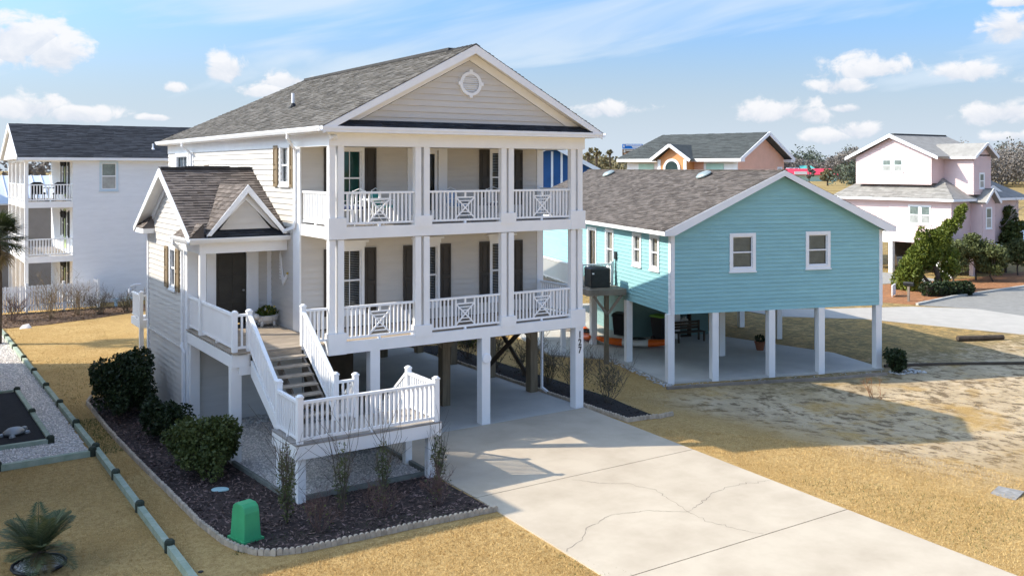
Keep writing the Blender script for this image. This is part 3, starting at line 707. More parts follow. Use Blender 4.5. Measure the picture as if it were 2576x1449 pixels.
# top beam, ceiling, cornice
pc('porch_beam', WHITE, -.06, 8.36, -.03, .19, 7.97, 8.33); pc('porch_beam', WHITE, -.06, .14, .19, 2.6, 7.972, 8.33); pc('porch_beam', WHITE, 8.14, 8.36, .19, 2.6, 7.972, 8.33)
MB().box(.14, 8.14, .19, PW, 8.0, 8.03).build('porch_ceiling', SOFFIT, H)
pc('cornice', WHITE2, -.36, 8.72, -.43, .0, 8.322, 8.465)
pc('cornice_moulding', WHITE2, -.37, 8.73, -.455, -.425, 8.40, 8.470)
# porch walls ------------------------------------------------------
WF = Wall((0, PW, 0), (1, 0), (0, -1))
WC = (1.485, 3.995, 6.66)
lo_open = [(c-.345, c+.345, 3.27, 5.03) for c in WC]; up_open = [(WC[0]-.345, WC[0]+.345, 6.30, 7.90), (3.62, 4.38, 5.84, 7.93), (WC[2]-.345, WC[2]+.345, 6.30, 7.90)]
siding(H, WF, SIDING, 0.0, 8.28, 2.82, 5.52, openings=lo_open); siding(H, WF, SIDING, 0.0, 8.28, 5.84, 8.0, openings=up_open)
for i, c in enumerate(WC):
    window(H, WF, c-.345, c+.345, 3.27, 5.03, header=True, slat=.020)
    for (a, b) in ((-.81, -.45), (.45, .81)): shutter(H, WF, c+a, c+b, 3.18, 5.08, SHUT_D)
    if i != 1:
        window(H, WF, c-.345, c+.345, 6.30, 7.90, slat=.020 if i else .05, blind_col=mat('teal_curtain', (.03, .30, .25), .7, .2, 3) if i == 0 else None, glass=GLASS_G if i == 0 else None)
        for (a, b) in ((-.81, -.45), (.45, .81)): shutter(H, WF, c+a, c+b, 6.22, 7.97, SHUT_D)
mb = MB()
for (a, b, c, d) in ((3.33, 3.62, 5.84, 7.99), (4.38, 4.68, 5.84, 7.99), (3.62, 4.38, 7.93, 7.99)): WF.box(mb, a, b, c, d, 0, .06)
dr = mb.build('porch_door', WHITE2, H)
d2 = MB()
for (a, b, c, d) in ((3.62, 3.72, 5.85, 7.93), (4.28, 4.38, 5.85, 7.93), (3.72, 4.28, 5.85, 6.1), (3.72, 4.28, 7.82, 7.93)): WF.box(d2, a, b, c, d, -.06, -.01)
d2.build('door_frame', WHITE2, dr); g = MB(); WF.box(g, 3.72, 4.28, 6.1, 7.82, -.045, -.035); g.build('pane', GLASS, dr); g = MB(); WF.box(g, 3.6, 4.4, 5.84, 7.95, -.5, -.4); g.build('room', DARKIN, dr)
for (a, b) in ((2.82, 5.52), (5.84, 8.0)): mb = MB(); WF.box(mb, 8.05, 8.29, a, b, 0, .045); mb.build('corner_board', WHITE2, H)
# left and right main walls
WL = Wall((0, 17.0, 0), (0, -1), (-1, 0)); la = lambda y: 17.0-y
lw = (la(3.66), la(3.04), 6.95, 8.0); rw = (la(15.6), la(14.0), 6.7, 7.85)
siding(H, WL, SIDING, 0, la(2.2), 2.4, 8.0, openings=[lw, rw])
window(H, WL, lw[0], lw[1], lw[2], lw[3], cols=2, blind=True, casing=.08); window(H, WL, rw[0], rw[1], rw[2], rw[3], cols=2, casing=.2)
shutter(H, WL, la(4.24), la(3.90), 6.84, 8.06, SHUT_T); shutter(H, WL, la(2.86), la(2.66), 6.84, 8.06, SHUT_T)
for (a, b, z) in ((la(2.62), la(2.10), 2.8), (la(13.55), la(13.15), 5.0)): mb = MB(); WL.box(mb, a, b, z, 8.0, .0, .05); mb.build('corner_board', WHITE2, H)
pc('frieze_board', WHITE2, -.045, .0, 2.6, 17.0, 7.98, 8.34)
mb = MB(); mb.lathe([(.11, 0), (.03, .14), (.001, .15)], 10, (0, 0, 0)); vc = mb.build('vent_hood', GREYW, H); vc.rotation_euler = (0, R(-75), 0); vc.location = (-.03, 11.25, 7.42)
MB().add([(8.28, 2.2, 2.4), (8.28, 17, 2.4), (8.28, 17, 8.3), (8.28, 2.2, 8.3)], [(0, 1, 2, 3)]).build('right_wall', SIDING, H)
MB().add([(8.28, 17, 2.4), (0, 17, 2.4), (0, 17, 8.3), (8.28, 17, 8.3)], [(0, 1, 2, 3)]).build('rear_wall', SIDING, H)
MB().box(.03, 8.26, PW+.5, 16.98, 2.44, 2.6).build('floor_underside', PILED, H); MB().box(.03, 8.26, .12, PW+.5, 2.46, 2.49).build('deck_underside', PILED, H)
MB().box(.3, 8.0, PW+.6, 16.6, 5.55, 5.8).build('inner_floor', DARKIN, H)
# gable ------------------------------------------------------------
PX, PZ = 4.18, 10.86
WG = Wall((0, -.05, 0), (1, 0), (0, -1)); sl = (PZ-8.46)/4.56
ins = .42
glo = lambda z: PX-(PZ-ins-z)/sl; ghi = lambda z: PX+(PZ-ins-z)/sl
siding(H, WG, SIDING, glo, ghi, 8.60, PZ-ins, pitch=.17, openings=[])
for sg in (-1, 1):
    x1 = PX+sg*4.56
    mb = MB(); mb.add([(PX, -.44, PZ), (x1, -.44, 8.46), (x1, -.44, 8.22+.06), (PX, -.44, PZ-.24), (PX, -.40, PZ), (x1, -.40, 8.46), (x1, -.40, 8.28), (PX, -.40, PZ-.24)],
                      [(0, 1, 2, 3), (7, 6, 5, 4), (0, 4, 5, 1), (3, 2, 6, 7), (1, 5, 6, 2)]); mb.build('rake_board', WHITE2, H)
    mb = MB(); mb.add([(PX, -.40, PZ-.13), (x1, -.40, 8.33), (x1, -.02, 8.33), (PX, -.02, PZ-.13)], [(0, 1, 2, 3)]); mb.build('rake_soffit', SOFFIT, H)
    mb = MB(); f0 = .14; f1 = .40
    mb.add([(PX, -.085, PZ-f0), (x1-sg*.3, -.085, 8.46+.3*sl-f0), (x1-sg*.75, -.085, 8.46+.75*sl-f1), (PX, -.085, PZ-f1), (PX, -.03, PZ-f0), (x1-sg*.3, -.03, 8.46+.3*sl-f0), (x1-sg*.75, -.03, 8.46+.75*sl-f1), (PX, -.03, PZ-f1)],
           [(0, 1, 2, 3), (7, 6, 5, 4), (3, 2, 6, 7), (1, 5, 6, 2)]); mb.build('rake_frieze', WHITE, H)
MB().box(.3, 8.1, -.04, .0, 8.34, 8.66).build('gable_sill', WHITE2, H)
shingles(H, ROOF3, (-.05, -.43, 8.475), (1, 0, 0), (0, .36, .19), lambda v: .05+v*.9, lambda v: 8.40-v*.9, .40, exp=.13, name='skirt_shingles', seed=5)
MB().slab([(-.1, -.43, 8.472), (8.45, -.43, 8.472), (7.9, -.06, 8.66), (.45, -.06, 8.66)], .03).build('skirt_deck', WHITE2, H)
# round gable vent
mb = MB(); n = 32; c = (4.2, 9.79)
ring = [(c[0]+.36*math.cos(2*math.pi*k/n), c[1]+.345*math.sin(2*math.pi*k/n)) for k in range(n)]; ring2 = [(c[0]+.27*math.cos(2*math.pi*k/n), c[1]+.26*math.sin(2*math.pi*k/n)) for k in range(n)]
vs = [(x, y, z) for y in (-.13,) for x, z in ring]+[(x, -.13, z) for x, z in ring2]+[(x, -.05, z) for x, z in ring]+[(x, -.09, z) for x, z in ring2]
fs = [(k, (k+1) % n, n+(k+1) % n, n+k) for k in range(n)]+[(k, 2*n+k, 2*n+(k+1) % n, (k+1) % n) for k in range(n)]+[(n+k, n+(k+1) % n, 3*n+(k+1) % n, 3*n+k) for k in range(n)]
mb.add(vs, fs)
for (dx, dz) in ((0, .35), (0, -.35), (.36, 0), (-.36, 0)): mb.box(c[0]+dx-.05, c[0]+dx+.05, -.14, -.05, c[1]+dz-.05, c[1]+dz+.05)
gv = mb.build('gable_vent', WHITE2, H)
for k in range(8):
    z = c[1]-.21+k*.06; hw = math.sqrt(max(.001, .27**2-(z-c[1])**2))
    MB().add([(c[0]-hw, -.125, z-.012), (c[0]+hw, -.125, z-.012), (c[0]+hw, -.08, z+.03), (c[0]-hw, -.08, z+.03)], [(0, 1, 2, 3)]).build('louver', WHITE, gv)
MB().prism([(x, z) for x, z in ring2], 1, -.075, -.06).build('vent_backing', WHITE2, gv)
# main roof --------------------------------------------------------
SL = math.hypot(4.56, 2.40); RE = 12.75
for (nm, pts) in (('roof', [(-.38, -.43, 8.455), (PX, -.43, PZ), (PX, RE, PZ), (-.38, 17.15, 8.455)]), ('roof', [(8.74, 17.15, 8.455), (PX, RE, PZ), (PX, -.43, PZ), (8.74, -.43, 8.455)]), ('roof', [(-.38, 17.15, 8.455), (PX, RE, PZ), (8.74, 17.15, 8.455)])):
    MB().slab(pts[::-1], .10).build(nm, ROOF1, H)
shingles(H, ROOF1, (-.40, 17.15, 8.462), (0, -1, 0), (4.56, 0, 2.40), lambda v: v/SL*4.4, 17.585, SL, exp=.145, tabw=(.18, .42), name='shingle_field', seed=11)
shingles(H, ROOF1, (8.76, -.435, 8.462), (0, 1, 0), (-4.56, 0, 2.40), 0, lambda v: 17.585-v/SL*4.4, SL, exp=.145, tabw=(.3, .6), name='shingle_field', seed=12)
shingles(H, ROOF1, (8.74, 17.16, 8.462), (-1, 0, 0), (0, -4.4, 2.40), lambda v: v/5.01*4.56, lambda v: 9.12-v/5.01*4.56, 5.01, exp=.145, tabw=(.4, .8), name='shingle_field', seed=13)
mb = MB(); y = -.44
while y < RE:
    for sg in (-1, 1): mb.add([(PX, y, PZ+.045), (PX+sg*.15, y, PZ-.035), (PX+sg*.15, y+.3, PZ-.05), (PX, y+.3, PZ+.03)], [(0, 1, 2, 3)])
    y += .24
mb.box(PX-.14, PX+.14, .9, 12.4, PZ-.03, PZ+.055); mb.build('ridge_vent', mat('dark_ridge', (.055, .052, .05), .9, .2, 4), H)
mb = MB().tube([(1.32, 6.3, 9.3), (1.32, 6.3, 9.82)], .05, 10); pp = mb.build('vent_pipe', WHITE2, H); MB().lathe([(.16, -.12), (.14, .0), (.055, .12)], 10, (1.32, 6.3, 9.38)).build('pipe_boot', BLACK, pp)
# eaves and gutters
def gutter(parent, x0, x1, y0, y1, z, axis, out, m=WHITE2):
    pr = [(0, 0), (0, -.125), (.07, -.125), (.115, -.05), (.125, -.02), (.125, 0), (.105, 0), (.10, -.03), (.065, -.10), (.02, -.10), (.02, 0)]
    mb = MB()
    if axis == 1: mb.prism([(x0+out*a, z+b) for a, b in pr], 1, y0, y1)
    else:
        n = len(pr); vs = [(x0, y0+out*a, z+b) for a, b in pr]+[(x1, y0+out*a, z+b) for a, b in pr]
        mb.add(vs, [tuple(range(n)), tuple(range(2*n-1, n-1, -1))]+[(i, i+n, (i+1) % n+n, (i+1) % n) for i in range(n)])
    return mb.build('gutter', m, parent)
gutter(H, -.385, 0, -.45, 17.2, 8.465, 1, -1); gutter(H, 8.745, 0, -.45, 17.2, 8.465, 1, 1)
pc('eave_soffit', SOFFIT, -.385, .0, .0, 17.15, 8.318, 8.345); pc('eave_soffit', SOFFIT, 8.28, 8.74, .0, 17.15, 8.318, 8.345)
def spout(parent, pts, m=WHITE2):
    mb = MB()
    for p, q in zip(pts[:-1], pts[1:]):
        p = Vector(p); q = Vector(q); e = (q-p).normalized()*.03; mb.bar(p-e, q+e, .075, .06, up=(1, 0, .01))
    return mb.build('downspout', m, parent)
spout(H, [(-.44, 2.0, 8.36), (-.44, 2.0, 8.22), (-.10, 2.36, 7.92), (-.085, 2.36, 5.85), (-.09, 2.42, 5.72), (-.22, 2.9, 5.60)])
spout(H, [(-.44, 13.2, 8.36), (-.44, 13.2, 8.22), (-.09, 13.3, 7.95), (-.085, 13.3, 5.0)])
spout(H, [(8.40, 2.25, 8.2), (8.34, 2.25, 7.9), (8.34, 2.25, .18), (8.42, 2.05, .06)])
mb = MB()
for dx in (-.16, .06):
    mb.lathe([(.035, 0), (.04, .05), (.075, .13), (.078, .15), (.001, .15)], 10, (0, 0, 0))
fl = thing('flood_light', 'twin white flood light under the eave at the porch corner', 'flood light', (.0, -.10, 8.30))
for dx, ry, rx in ((-.10, -28, 20), (.10, 30, 35)):
    o = MB().lathe([(.03, 0), (.035, -.05), (.07, -.13), (.072, -.16), (.06, -.165), (.001, -.15)], 12).build('lamp_head', WHITE2, fl, smooth=True); o.location = (dx, 0, -.02); o.rotation_euler = (R(-rx), R(ry), 0)
MB().box(-.13, .13, -.04, .06, -.03, .02).build('mount', WHITE2, fl)

# entry wing --------------------------------------------------------
EX, EYF, EYR, EP, EPZ, EZ = -2.45, 4.55, 9.5, 6.4, 7.38, 5.47
WE = Wall((EX, 9.5, 0), (0, -1), (-1, 0)); ea = lambda y: 9.5-y
es = (EPZ-EZ)/3.42
ewin = (ea(6.50), ea(5.96), 3.82, 4.93)
siding(H, WE, SIDING, 0, ea(4.55), 0.02, 5.36, openings=[ewin])
siding(H, WE, SIDING, lambda z: ea(EP+(EPZ-.32-z)/es) if z > 5.6 else 0, lambda z: ea(EP-(EPZ-.32-z)/es), 5.36, EPZ-.32)
window(H, WE, *ewin, cols=1, casing=.10)
shutter(H, WE, ea(7.13), ea(6.74), 3.74, 5.0, SHUT_T); shutter(H, WE, ea(5.83), ea(5.42), 3.74, 5.0, SHUT_T)
for (a, b) in ((ea(5.14), ea(4.50)), (-.04, .14)): mb = MB(); WE.box(mb, a, b, .05, 5.34, .0, .05); mb.build('corner_board', WHITE2, H)
mb = MB(); WE.box(mb, .14, ea(5.14), 2.12, 2.165, .0, .06); mb.build('band_board', SIDING, H)
# door wall and garage wall below
WD = Wall((EX, EYF, 0), (1, 0), (0, -1)); dx0, dx1 = .77, 1.67
siding(H, WD, SIDING, 0, 2.43, 2.8, 5.2, openings=[(dx0, dx1, 2.8, 4.96)])
siding(H, WD, SIDE2, .25, 3.4, .0, 2.45)
mb = MB(); WD.box(mb, .50, dx0, 2.8, 5.05, 0, .06); WD.box(mb, dx1, 2.03, 2.8, 5.05, 0, .06); WD.box(mb, dx0, dx1, 4.96, 5.05, 0, .06); WD.box(mb, 0, .25, 2.8, 5.2, 0, .05); WD.box(mb, 2.30, 2.43, 2.8, 5.2, 0, .05); mb.build('door_casing', WHITE2, H)
mb = MB(); WD.box(mb, dx0, dx1, 2.82, 4.96, -.06, -.03)
do = mb.build('front_door', DOORM, H); mb = MB()
for (a, b) in ((.10, .40), (.50, .80)):
    for (c, d) in ((.18, .62), (.74, 1.38), (1.50, 1.98)): WD.box(mb, dx0+a, dx0+b, 2.82+c, 2.82+d, -.03, -.015)
mb.build('door_panel', DOORM, do)
mb = MB().lathe([(.03, 0), (.03, .02), (.015, .04), (.035, .07), (.001, .09)], 10); kn = mb.build('handle', METAL, do); kn.rotation_euler = (R(90), 0, 0); kn.location = WD.p(dx1-.08, 3.78, -.03)
# entry porch roof
pc('porch_beam', WHITE, -2.52, -.03, 3.14, 3.34, 5.03, 5.35); pc('porch_beam', WHITE, -2.52, -2.32, 3.34, 4.5, 5.032, 5.35)
MB().box(-2.32, -.03, 3.34, 4.55, 5.1, 5.13).build('porch_ceiling', SOFFIT, H)
pc('porch_post', WHITE, -2.50, -2.34, 3.16, 3.32, 2.79, 5.03)
for (pts) in ([(-2.82, 2.96, EZ-.01), (.0, 2.96, EZ-.01), (.0, EP, EPZ), (-2.82, EP, EPZ)], [(.0, 9.84, EZ-.01), (-2.82, 9.84, EZ-.01), (-2.82, EP, EPZ), (0, EP, EPZ)]): MB().slab(pts, .09).build('roof', ROOF2, H)
ESL = math.hypot(3.42, EPZ-EZ)
DX, DZ, DH = -1.255, 6.92, 1.125
def under_dormer(u, v):
    y = 2.98+v/ESL*3.42; z = EZ+v/ESL*(EPZ-EZ); x = -2.82+u; return abs(x-DX) < (DZ-z)/1.37*DH-.12
shingles(H, ROOF2I, (-2.82, 2.97, EZ), (1, 0, 0), (0, 3.42, EPZ-EZ), 0, 2.82, ESL, exp=.142, tabw=(.14, .32), singles=240, msingle=ROOF2, skip=under_dormer, seed=21)
shingles(H, ROOF2I, (0, 9.83, EZ), (-1, 0, 0), (0, -3.42, EPZ-EZ), 0, 2.82, ESL, exp=.142, tabw=(.3, .6), seed=22)
mb = MB(); x = -2.82
while x < -.05: mb.box(x, min(x+.3, 0), EP-.13, EP+.13, EPZ-.02, EPZ+.035+.01*((x*10) % 2)); x += .302
mb.box(-2.1, -.75, EP-.15, EP+.15, EPZ+.02, EPZ+.075); mb.build('ridge_cap', MATS['dark_ridge'], H)
gutter(H, -2.86, .0, 2.96, 0, EZ, 0, -1)
pc('eave_fascia', WHITE2, -2.82, -.02, 2.962, 3.14, 5.33, 5.44)
# left gable rake with returns
for sg in (-1, 1):
    ye = EP+sg*3.44
    mb = MB(); mb.add([(-2.86, EP, EPZ+.01), (-2.86, ye, EZ), (-2.86, ye, EZ-.17), (-2.86, EP, EPZ-.22), (-2.82, EP, EPZ+.01), (-2.82, ye, EZ), (-2.82, ye, EZ-.17), (-2.82, EP, EPZ-.22)], [(0, 1, 2, 3), (7, 6, 5, 4), (3, 2, 6, 7), (0, 4, 5, 1)]); mb.build('rake_board', WHITE2, H)
    MB().add([(-2.84, EP, EPZ-.12), (-2.84, ye, EZ-.12), (-2.43, ye, EZ-.12), (-2.43, EP, EPZ-.12)], [(0, 1, 2, 3)]).build('rake_soffit', SOFFIT, H)
    mb = MB(); mb.add([(-2.50, EP, EPZ-.12), (-2.50, ye-sg*.3, EZ+.3*es-.12), (-2.50, ye-sg*.6, EZ+.6*es-.34), (-2.50, EP, EPZ-.34), (-2.44, EP, EPZ-.12), (-2.44, ye-sg*.3, EZ+.3*es-.12), (-2.44, ye-sg*.6, EZ+.6*es-.34), (-2.44, EP, EPZ-.34)], [(0, 1, 2, 3), (7, 6, 5, 4), (3, 2, 6, 7), (1, 5, 6, 2)]); mb.build('rake_frieze', WHITE2, H)
    L_ = 1.75 if sg < 0 else 1.3
    y0, y1 = (ye, ye+L_) if sg < 0 else (ye-L_, ye)
    pc('eave_return', WHITE2, -2.83, -2.44, min(y0, y1), max(y0, y1), 5.30, 5.455)
    gutter(H, -2.83, 0, min(y0, y1)-.03, max(y0, y1), 5.47, 1, -1) if sg < 0 else None
    inner = ye-sg*L_
    shingles(H, ROOF2I, (-2.84, max(y0, y1), 5.46), (0, -1, 0), (.38, 0, .40), lambda v, s=sg: (.5*v if s < 0 else 0), lambda v, s=sg, l=L_: (l if s < 0 else l-.5*v), .54, exp=.13, name='return_shingles', seed=30+sg)
    yt = inner+sg*.3
    MB().add([(-2.83, y0, 5.456), (-2.83, y1, 5.456), (-2.45, yt if sg < 0 else y1, 5.86), (-2.45, y0 if sg < 0 else yt, 5.86), (-2.45, y0, 5.456), (-2.45, y1, 5.456)], [(0, 1, 2, 3), (1, 5, 2), (0, 3, 4)]).build('return_deck', ROOF2, H)
# little front pediment
DV = math.hypot(DH, 1.37); DB = 5.58; de = DZ-1.37
for sg in (-1, 1):
    MB().slab([(DX, 2.90, DZ), (DX, DB+.02, DZ), (DX+sg*DH, 3.10, de), (DX+sg*DH, 2.90, de)][::(-1 if sg > 0 else 1)], .07).build('dormer_roof', ROOF2, H)
    mb = MB(); mb.add([(DX, 2.86, DZ+.01), (DX+sg*(DH+.02), 2.86, de-.01), (DX+sg*(DH-.10), 2.86, de-.02), (DX, 2.86, DZ-.22), (DX, 2.90, DZ+.01), (DX+sg*(DH+.02), 2.90, de-.01), (DX+sg*(DH-.10), 2.90, de-.02), (DX, 2.90, DZ-.22)], [(0, 1, 2, 3), (7, 6, 5, 4), (0, 4, 5, 1), (3, 2, 6, 7)]); mb.build('rake_board', WHITE2, H)
    mb = MB(); mb.add([(DX, 3.08, DZ-.12), (DX+sg*(DH-.12), 3.08, de+.03), (DX+sg*(DH-.36), 3.08, de+.18), (DX, 3.08, DZ-.42), (DX, 3.13, DZ-.12), (DX+sg*(DH-.12), 3.13, de+.03), (DX+sg*(DH-.36), 3.13, de+.18), (DX, 3.13, DZ-.42)], [(0, 1, 2, 3), (7, 6, 5, 4), (3, 2, 6, 7)]); mb.build('rake_frieze', WHITE2, H)
    MB().add([(DX, 2.9, DZ-.09), (DX+sg*DH, 2.9, de-.06), (DX+sg*DH, 3.14, de-.06), (DX, 3.14, DZ-.09)], [(0, 1, 2, 3)]).build('rake_soffit', SOFFIT, H)
shingles(H, ROOF2I, (DX-DH, DB, de+.006), (0, -1, 0), (DH, 0, 1.37), lambda v: 2.46*(1-v/DV), DB-2.89, DV, exp=.142, tabw=(.16, .3), seed=23, singles=58, msingle=ROOF2)
shingles(H, ROOF2I, (DX+DH, 2.89, de+.006), (0, 1, 0), (-DH, 0, 1.37), 0, lambda v: .23+2.46*v/DV, DV, exp=.142, tabw=(.2, .4), seed=24)
siding(H, Wall((0, 3.14, 0), (1, 0), (0, -1)), SIDING, lambda z: DX-(DZ-.36-z)/1.37*DH, lambda z: DX+(DZ-.36-z)/1.37*DH, 5.68, DZ-.38)
shingles(H, ROOF3, (-2.38, 2.93, 5.50), (1, 0, 0), (0, .22, .17), lambda v: .02+v*.6, lambda v: 2.22-v*.6, .30, exp=.10, name='skirt_shingles', seed=25)
MB().slab([(-2.4, 2.93, 5.49), (-.12, 2.93, 5.49), (-.4, 3.16, 5.69), (-2.1, 3.16, 5.69)], .02).build('skirt_deck', ROOF3, H)
MB().add([(EX+.02, 4.6, 0), (EX+.02, 9.48, 0), (0, 9.48, 0), (1.0, 4.6, 0), (EX+.02, 4.6, 5.4), (EX+.02, 9.48, 5.4), (0, 9.48, 5.4), (0, 4.6, 5.4)], [(1, 2, 6, 5)]).build('rear_wall', SIDE2, H)
spout(H, [(-2.90, 4.45, 5.36), (-2.90, 4.45, 5.26), (-2.56, 4.86, 5.02), (-2.55, 4.86, 2.36), (-2.60, 4.78, 2.24), (-2.55, 4.70, 2.1), (-2.55, 4.70, .3), (-2.85, 4.6, .08)])
# rear side landing seen past the corner
pc('deck_beam', WHITE, -1.9, -.6, 13.35, 14.9, 1.5, 1.78); railing(H, (-1.86, 13.4, 1.78), (-1.86, 14.8, 1.78)); railing(H, (-1.8, 13.38, 1.78), (-.8, 13.38, 1.78)); newel(H, -1.86, 13.38, 1.6, 2.85); pc('support_post', WHITE, -1.9, -1.76, 13.4, 13.54, -.02, 1.5)

# entry deck --------------------------------------------------------
ZF = 2.79
pc('deck_beam', WHITE, -2.50, -2.40, .33, 4.56, 2.40, 2.71); pc('deck_beam', WHITE, -2.497, -2.06, .27, .33, 2.402, 2.712); pc('deck_beam', WHITE, -2.06, .0, .33, .40, 2.45, 2.72)
for i in range(30):
    y0 = .20+i*.1447; pc('deck_board', DECKW, -2.52 if i > 0 else -2.5, -.02 if y0 < PW else -.06, y0, y0+.139, 2.745, 2.785)
pc('support_post', WHITE, -2.50, -2.24, .34, .56, -.02, 2.40); pc('support_post', WHITE, -2.45, -2.19, 4.33, 4.53, -.02, 2.40); pc('beam_block', WHITE, -2.32, -2.02, .27, .335, 2.2, 2.40)
railing(H, (-2.42, .40, ZF), (-2.42, 3.26, ZF), step=.10); railing(H, (-2.42, 3.42, ZF), (-2.42, 4.5, ZF), step=.10)
newel(H, -2.42, .34, ZF-.1, 3.80); newel(H, -2.42, 3.34, ZF-.05, 3.72)
railing(H, (-2.36, .32, ZF), (-2.12, .32, ZF), foot=False); newel(H, -2.06, .30, ZF-.1, 3.82); newel(H, -.66, .25, ZF-.1, 3.84)
railing(H, (-.6, .20, ZF), (-.05, .12, ZF), foot=False)
# upper flight
ZL = 1.32; RI = (ZF-ZL)/8
for i in range(1, 8):
    z = ZF-RI*i; y1 = .14-.28*(i-1); pc('tread', TREAD, -1.98, -.73, y1-.135, y1, z-.04, z); pc('tread', TREAD, -1.98, -.73, y1-.285, y1-.142, z-.04, z)
pc('riser', DECKW, -1.98, -.73, .16, .19, ZF-RI-.02, ZF-.05)
for x in (-2.03, -1.36, -.69):
    mb = MB(); pr = []
    for i in range(8):
        y = .19-.28*i; pr += [(y, ZF-RI*i-.045-RI), (y-.28, ZF-RI*i-.045-RI)]
    pr = pr[:-1]; low = [(-2.0, ZL-.30), (.19, ZF-.75)]
    mb.prism([(.19, ZF-.1)]+[(.19, ZF-RI-.05), (-1.95, ZL-.02), (-1.95, ZL-.28), (.19, ZF-.62)], 0, x-.025, x+.025) if abs(x+1.36) > .1 else mb.bar((x, .15, ZF-.42), (x, -1.9, ZL-.15), .05, .24)
    mb.build('stringer', WHITE if x < -2 else GREYW, H)
for x in (-2.06, -.66): railing(H, (x, .22, ZF-.02), (x, -1.80, ZL+.10), top=.93, foot=False, step=.115)
newel(H, -2.06, -1.88, ZL-.25, 2.46); newel(H, -.66, -1.88, ZL-.05, 2.46)
# landing
pc('deck_beam', WHITE, -2.22, 1.40, -3.42, -3.34, 1.0, 1.30); pc('deck_beam', WHITE, -2.22, -2.14, -3.34, -1.86, 1.002, 1.302); pc('deck_beam', WHITE, 1.32, 1.40, -3.34, -1.86, 1.002, 1.302); pc('deck_beam', WHITE, -2.14, 1.32, -1.93, -1.86, 1.0, 1.29)
for i in range(11):
    y0 = -3.43+i*.1440; pc('deck_board', DECKG, -2.235, 1.415, y0, y0+.139, 1.302, 1.335)
for (x, y) in ((-2.05, -3.22), (1.18, -3.24), (1.20, -2.02), (-2.05, -2.0)): pc('support_post', WHITE, x-.09, x+.09, y-.09, y+.09, -.02, 1.0 if y < -3 else 1.28)
railing(H, (-2.06, -3.33, ZL), (1.28, -3.33, ZL)); railing(H, (-2.11, -3.26, ZL), (-2.11, -1.95, ZL)); railing(H, (1.30, -3.26, ZL), (1.30, -1.95, ZL)); railing(H, (-.60, -1.88, ZL), (-.20, -1.88, ZL), foot=False)
for (x, y) in ((-2.11, -3.33), (1.30, -3.33), (1.30, -1.88), (-.14, -1.88)): newel(H, x, y, 1.15, 2.39)
for i in range(1, 7):
    z = ZL-ZL/7*i; y0 = -1.86+.27*(i-1); pc('tread', TREAD, -.10, 1.26, y0, y0+.275, z-.04, z)
for x in (-.13, 1.28):
    barp('stringer', H, WHITE if x > 1 else GREYW, (x, -1.9, ZL-.12), (x, -.20, .06), .05, .24); railing(H, (x, -1.84, ZL), (x, -.30, .14), top=.93, foot=False)
    newel(H, x, -.22, -.02, 1.02)
# front pillars, pilings, braces -------------------------------------
pc('pillar', WHITE, 1.13, 1.41, -.01, .25, 0, 2.5); pc('pillar', WHITE, 4.63, 4.91, -.02, .26, 0, 2.5); pc('pillar', WHITE, 8.01, 8.31, -.02, .26, 0, 2.5)
o = MB().lathe([(.13, 0), (.15, .02), (.15, .05), (.12, .065), (.001, .07)], 18).build('medallion', WHITE2, H); o.rotation_euler = (R(90), 0, 0); o.location = (4.77, -.015, 1.90)
for (x, y) in ((4.86, 2.6), (8.18, 2.6), (8.18, 5.2), (8.18, 7.9), (8.18, 10.6), (4.86, 7.9), (6.6, 10.6), (4.86, 13), (8.18, 13.5), (1.5, 10.6), (3.0, 13.5)): pc('piling', PILE, x-.14, x+.14, y-.14, y+.14, 0, 2.44)
for (p, q) in (((8.13, 2.6, .35), (8.13, 5.2, 2.3)), ((8.05, 2.6, 2.3), (8.05, 5.2, .35)), ((8.13, 7.9, .35), (8.13, 10.6, 2.3)), ((8.05, 7.9, 2.3), (8.05, 10.6, .35)), ((4.86, 2.52, 1.75), (4.2, 2.52, 2.42)), ((4.86, 2.52, 1.75), (5.5, 2.52, 2.42)), ((4.86, 2.6, 1.7), (4.86, 3.3, 2.42)), ((8.18, 2.5, 1.7), (7.5, 2.5, 2.42))): barp('brace', H, PILED if p[0] > 8 and p[1] < 12 and q[0] > 8 else PILE, p, q, .05, .16)
for y in (2.6, 5.2, 7.9, 10.6): pc('girder', PILED, .1, 8.25, y-.08, y+.08, 2.2, 2.43)
siding(H, Wall((1.0, 4.55, 0), (0, 1), (1, 0)), SIDE2, 0, 6, 0, 2.45, joined=True)
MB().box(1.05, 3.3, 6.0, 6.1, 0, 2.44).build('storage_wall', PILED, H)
# house number on the corner pillar: raised bronze figures
def digits(txt, x, y, z, size, m, parent, gap):
    for i, ch in enumerate(txt):
        c = bpy.data.curves.new('figure', 'FONT'); c.body = ch; c.size = size; c.extrude = .006; c.align_x = 'CENTER'; c.offset = .006
        ob = bpy.data.objects.new('figure_tmp', c); COL.objects.link(ob)
        dg = bpy.context.evaluated_depsgraph_get(); me = bpy.data.meshes.new_from_object(ob.evaluated_get(dg)); bpy.data.objects.remove(ob)
        me.materials.clear(); me.materials.append(m)
        o = bpy.data.objects.new('house_number', me); COL.objects.link(o); o.parent = parent; o.rotation_euler = (R(90), 0, 0); o.location = (x, y, z-i*gap); o.scale = (.95, 1.12, 1)
digits('127', 8.17, -.028, 2.17, .255, SHUT_D, H, .235)

